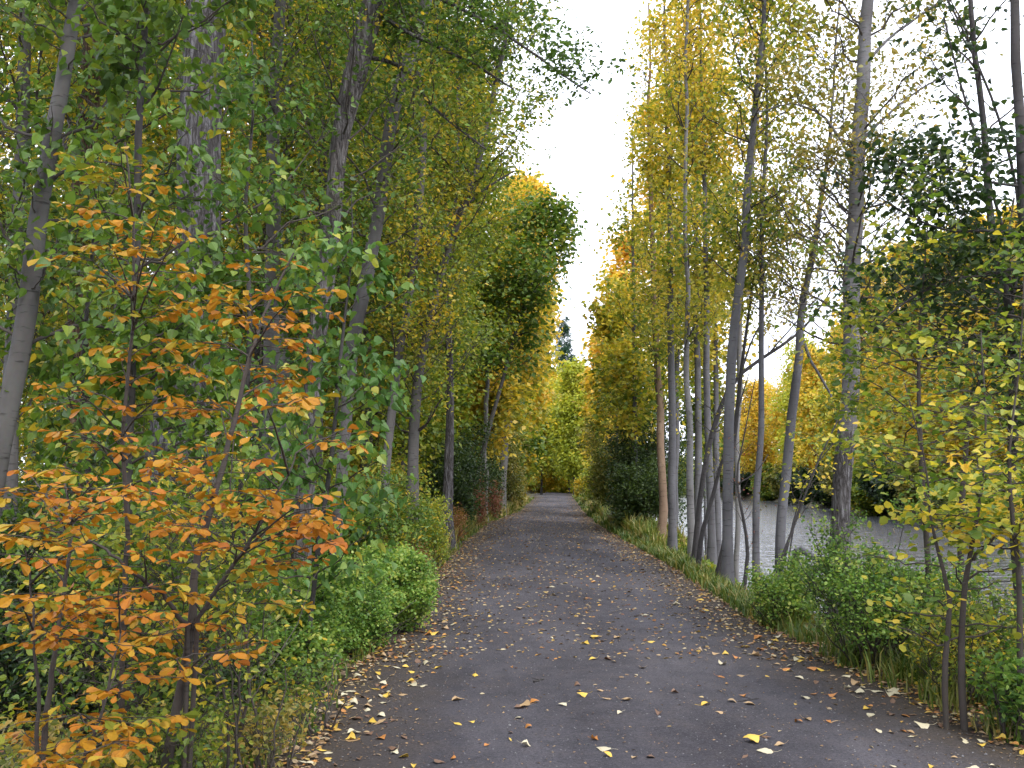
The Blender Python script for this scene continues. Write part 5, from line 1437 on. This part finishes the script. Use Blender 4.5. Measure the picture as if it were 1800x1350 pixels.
def leaf_proto(kind, rng):
    """a dry leaf of 1 m length lying around the origin, curled; with its stalk"""
    nu, nv = 9, 7
    v = np.linspace(0, 1, nu)
    prof = {'heart': np.array([.10, .36, .44, .43, .37, .28, .18, .09, .004]), 'oval': np.array([.03, .18, .27, .31, .31, .26, .19, .10, .004]), 'narrow': np.array([.02, .09, .14, .17, .17, .15, .11, .06, .004])}[kind]
    u = np.linspace(-1, 1, nv)
    X_ = u[None] * prof[:, None] * (1 + rng.normal(0, .05, (nu, 1)))
    Y_ = np.repeat(v[:, None], nv, 1) - .5
    cu, cv = rng.uniform(-.1, 1.1), rng.uniform(-.5, .7)
    fold = rng.uniform(-.1, .55)
    Z_ = cu * X_**2 * 1.6 + fold * np.abs(X_) * .7 + cv * (Y_**2) * .8 + rng.normal(0, .012, X_.shape) + rng.uniform(-.35, .35) * X_ * Y_
    if rng.random() < .4:
        Z_ = -Z_
    V = np.stack([X_, Y_, Z_], -1).reshape(-1, 3)
    i = np.arange(nv - 1)[None] + np.arange(nu - 1)[:, None] * nv
    f = np.stack([i, i + 1, i + nv + 1, i + nv], -1).reshape(-1, 4)
    tb = Tubes(); tb.V.append(V); tb.F.append(f); tb.n = len(V)
    z0 = V[nv // 2, 2]
    b = rng.uniform(-.3, .3)
    tb.add(np.array([[0, -.5, z0], [b * .3, -.72, z0 + .04], [b, -.98, z0 + rng.uniform(-.05, .3)]]), np.array([.012, .010, .014]), 4)
    me = tb.mesh('fallen_leaf', None)
    zs = np.concatenate(tb.V)[:, 2]
    return me, float(zs.min())


PROTO = [leaf_proto(k, rng) for k in ['heart'] * 10 + ['oval'] * 6 + ['narrow'] * 4]
for me, _ in PROTO:
    me.materials.append(LM['yellow'])

# where leaves lie: everywhere on the path, thicker along its edges and farther on
NL = 5200
y = 4.6 * (62 / 4.6) ** (rng.uniform(0, 1, NL) ** .8)
e = rng.uniform(0, 1, NL)
u_ = np.where(rng.random(NL) < .42, np.where(rng.random(NL) < .5, np.abs(rng.normal(0, .09, NL)), 1 - np.abs(rng.normal(0, .10, NL))), e)
u_ = np.clip(u_, -.04, 1.06)
x = path_l(y) + (path_r(y) - path_l(y)) * u_
dens = np.clip(.22 + .025 * (y - 5), 0, 1) * np.where((u_ < .15) | (u_ > .85), 1.5, 1.0)
ok = rng.random(NL) < dens
x, y, u_ = x[ok], y[ok], u_[ok]
size = rng.choice([.04, .056, .073, .09], len(x), p=[.34, .32, .24, .10]) * rng.uniform(.85, 1.15, len(x))
vis = size / y
inside = np.abs(x / y) < .52
vis = np.where(inside & (y > 5.3), vis, 0)
order = np.argsort(-vis)
big = order[:296]
cols = rng.choice(['yellow', 'cream', 'tan', 'brown', 'orange'], len(x), p=[.24, .30, .22, .14, .10])
PHR = {'yellow': 'bright yellow', 'cream': 'pale cream', 'tan': 'dull tan', 'brown': 'dark brown', 'orange': 'orange brown'}
for q in big:
    c = cols[q]
    pr_ = int(rng.integers(0, len(PROTO)))
    me, zmin = PROTO[pr_]
    o = bpy.data.objects.new('fallen_leaf', me)
    COL.objects.link(o)
    o.material_slots[0].link = 'OBJECT'
    o.material_slots[0].material = LM[c]
    s = float(size[q])
    o.scale = (s, s, s * rng.uniform(.6, 1.2))
    tl = rng.normal(0, .16, 2)
    o.rotation_euler = (tl[0], tl[1], rng.uniform(0, 6.28))
    o.location = (x[q], y[q], float(pz_at(x[q], y[q])) - zmin * o.scale[2] * .75 + .003 + s * .12 * (abs(tl[0]) + abs(tl[1])))
    side = 'wood side edge' if u_[q] < .2 else ('river side edge' if u_[q] > .8 else 'middle')
    dist = 'front stretch' if y[q] < 7.5 else ('nearer half' if y[q] < 11 else 'farther half')
    sh = 'heart shaped' if pr_ < 10 else ('oval' if pr_ < 16 else 'narrow')
    tag(o, f'{PHR[c]} {sh} fallen leaf on the path, {side}, {dist}', 'leaf', f'{PHR[c]} {sh} leaves on the {side} of the path, {dist}')
rest = order[296:]


def flat_leaves(name, label, x, y, z, size, seed, mats_t, cat):
    rng = np.random.default_rng(seed)
    n = len(x)
    lv = Leaves()
    a = rng.uniform(0, 6.28, n)
    lv.add(np.stack([x, y, z], 1), np.stack([np.cos(a), np.sin(a), rng.normal(.05, .12, n)], 1), rng.normal(0, .25, (n, 3)) + np.array([0, 0, 1]), size, mats_t)
    m = bpy.data.materials.get('litter_mix')
    if m is None:
        m = bpy.data.materials.new('litter_mix'); t = nt(m)
        at = ND(t, 'ShaderNodeAttribute', attribute_name='tint')
        r = ramp(t, [(0, (.10, .06, .035)), (.2, (.26, .16, .075)), (.42, (.40, .33, .21)), (.66, (.42, .27, .05)), (.86, (.42, .18, .04)), (1, (.12, .05, .04))], at.outputs['Fac'])
        p = ND(t, 'ShaderNodeBsdfPrincipled'); t.links.new(r.outputs[0], p.inputs['Base Color']); p.inputs['Roughness'].default_value = .6
        o = ND(t, 'ShaderNodeOutputMaterial'); t.links.new(p.outputs[0], o.inputs['Surface'])
    tag(link(name, lv.mesh(name, m, 'ovate', keep_out=False)), label, cat, kind='stuff')


xr_, yr_ = x[rest], y[rest]
N = 7500
yb = 9 * (110 / 9) ** rng.uniform(0, 1, N); ub = rng.uniform(0, 1, N)
ub = np.where(rng.random(N) < .45, np.where(rng.random(N) < .5, np.abs(rng.normal(0, .10, N)), 1 - np.abs(rng.normal(0, .10, N))), ub)
xb_ = path_l(yb) + (path_r(yb) - path_l(yb)) * ub
N2 = 16000
y3 = 4.5 * (40 / 4.5) ** rng.uniform(0, 1, N2)
x3 = np.where(rng.random(N2) < .6, path_l(y3) - rng.uniform(0, 1, N2) ** 1.5 * (y3 * .5) + .1, path_r(y3) + np.abs(rng.normal(0, .7, N2)) - .1)
onp = np.concatenate([xr_, xb_]); onpy = np.concatenate([yr_, yb])
zz = np.concatenate([pz_at(onp, onpy) + .006, gz(x3, y3) + rng.uniform(.004, .03, N2)])
flat_leaves('leaf_litter', 'small fallen leaves scattered over the far path and the forest floor', np.concatenate([onp, x3]), np.concatenate([onpy, y3]), zz,
            np.concatenate([size[rest], rng.uniform(.035, .06, N), rng.uniform(.03, .065, N2)]), 5, rng.uniform(0, 1, len(zz)), 'leaf litter')
# crumbs of dead leaf and twig, and grit, on the near path
N = 4200
y4 = 4.6 * (16 / 4.6) ** rng.uniform(0, 1, N); u4 = rng.uniform(0, 1, N)
u4 = np.where(rng.random(N) < .5, np.where(rng.random(N) < .5, np.abs(rng.normal(0, .08, N)), 1 - np.abs(rng.normal(0, .10, N))), u4)
x4 = path_l(y4) + (path_r(y4) - path_l(y4)) * u4
flat_leaves('leaf_crumbs', 'dark crumbs of dead leaves and bark on the near path', x4, y4, pz_at(x4, y4) + .004, rng.uniform(.008, .024, N), 6, np.where(rng.random(N) < .7, rng.uniform(0, .15, N), rng.uniform(.1, .28, N)), 'debris')
N = 5200
y5 = 4.6 * (14 / 4.6) ** rng.uniform(0, 1, N)
x5 = path_l(y5) + (path_r(y5) - path_l(y5)) * rng.uniform(-.02, 1.02, N)
s5 = rng.uniform(.0025, .007, N) * np.where(rng.random(N) < .06, 1.8, 1)
oc = np.array([(1, 0, 0), (0, 1, 0), (-1, 0, 0), (0, -1, 0), (0, 0, .7), (0, 0, -.7)], float)
of = np.array([(0, 1, 4), (1, 2, 4), (2, 3, 4), (3, 0, 4), (1, 0, 5), (2, 1, 5), (3, 2, 5), (0, 3, 5)])
V = np.stack([x5, y5, pz_at(x5, y5) + .001], 1)[:, None] + oc[None] * s5[:, None, None] * rng.uniform(.6, 1.3, (N, 6, 1))
fl = (np.arange(N)[:, None, None] * 6 + of[None]).reshape(-1, 3)
gm = bpy.data.materials.new('grit'); t = nt(gm)
at = ND(t, 'ShaderNodeAttribute', attribute_name='tint')
r = ramp(t, [(0, (.05, .048, .05)), (.6, (.13, .125, .13)), (1, (.22, .215, .215))], at.outputs['Fac'])
p = ND(t, 'ShaderNodeBsdfPrincipled'); t.links.new(r.outputs[0], p.inputs['Base Color']); p.inputs['Roughness'].default_value = .8
o = ND(t, 'ShaderNodeOutputMaterial'); t.links.new(p.outputs[0], o.inputs['Surface'])
tag(link('gravel', mesh_from('gravel', V.reshape(-1, 3), fl.ravel(), np.arange(len(fl)) * 3, gm, tint=np.repeat(rng.uniform(0, 1, N) ** 1.6, 8))), 'loose grit scattered on the near path', 'gravel', kind='stuff')
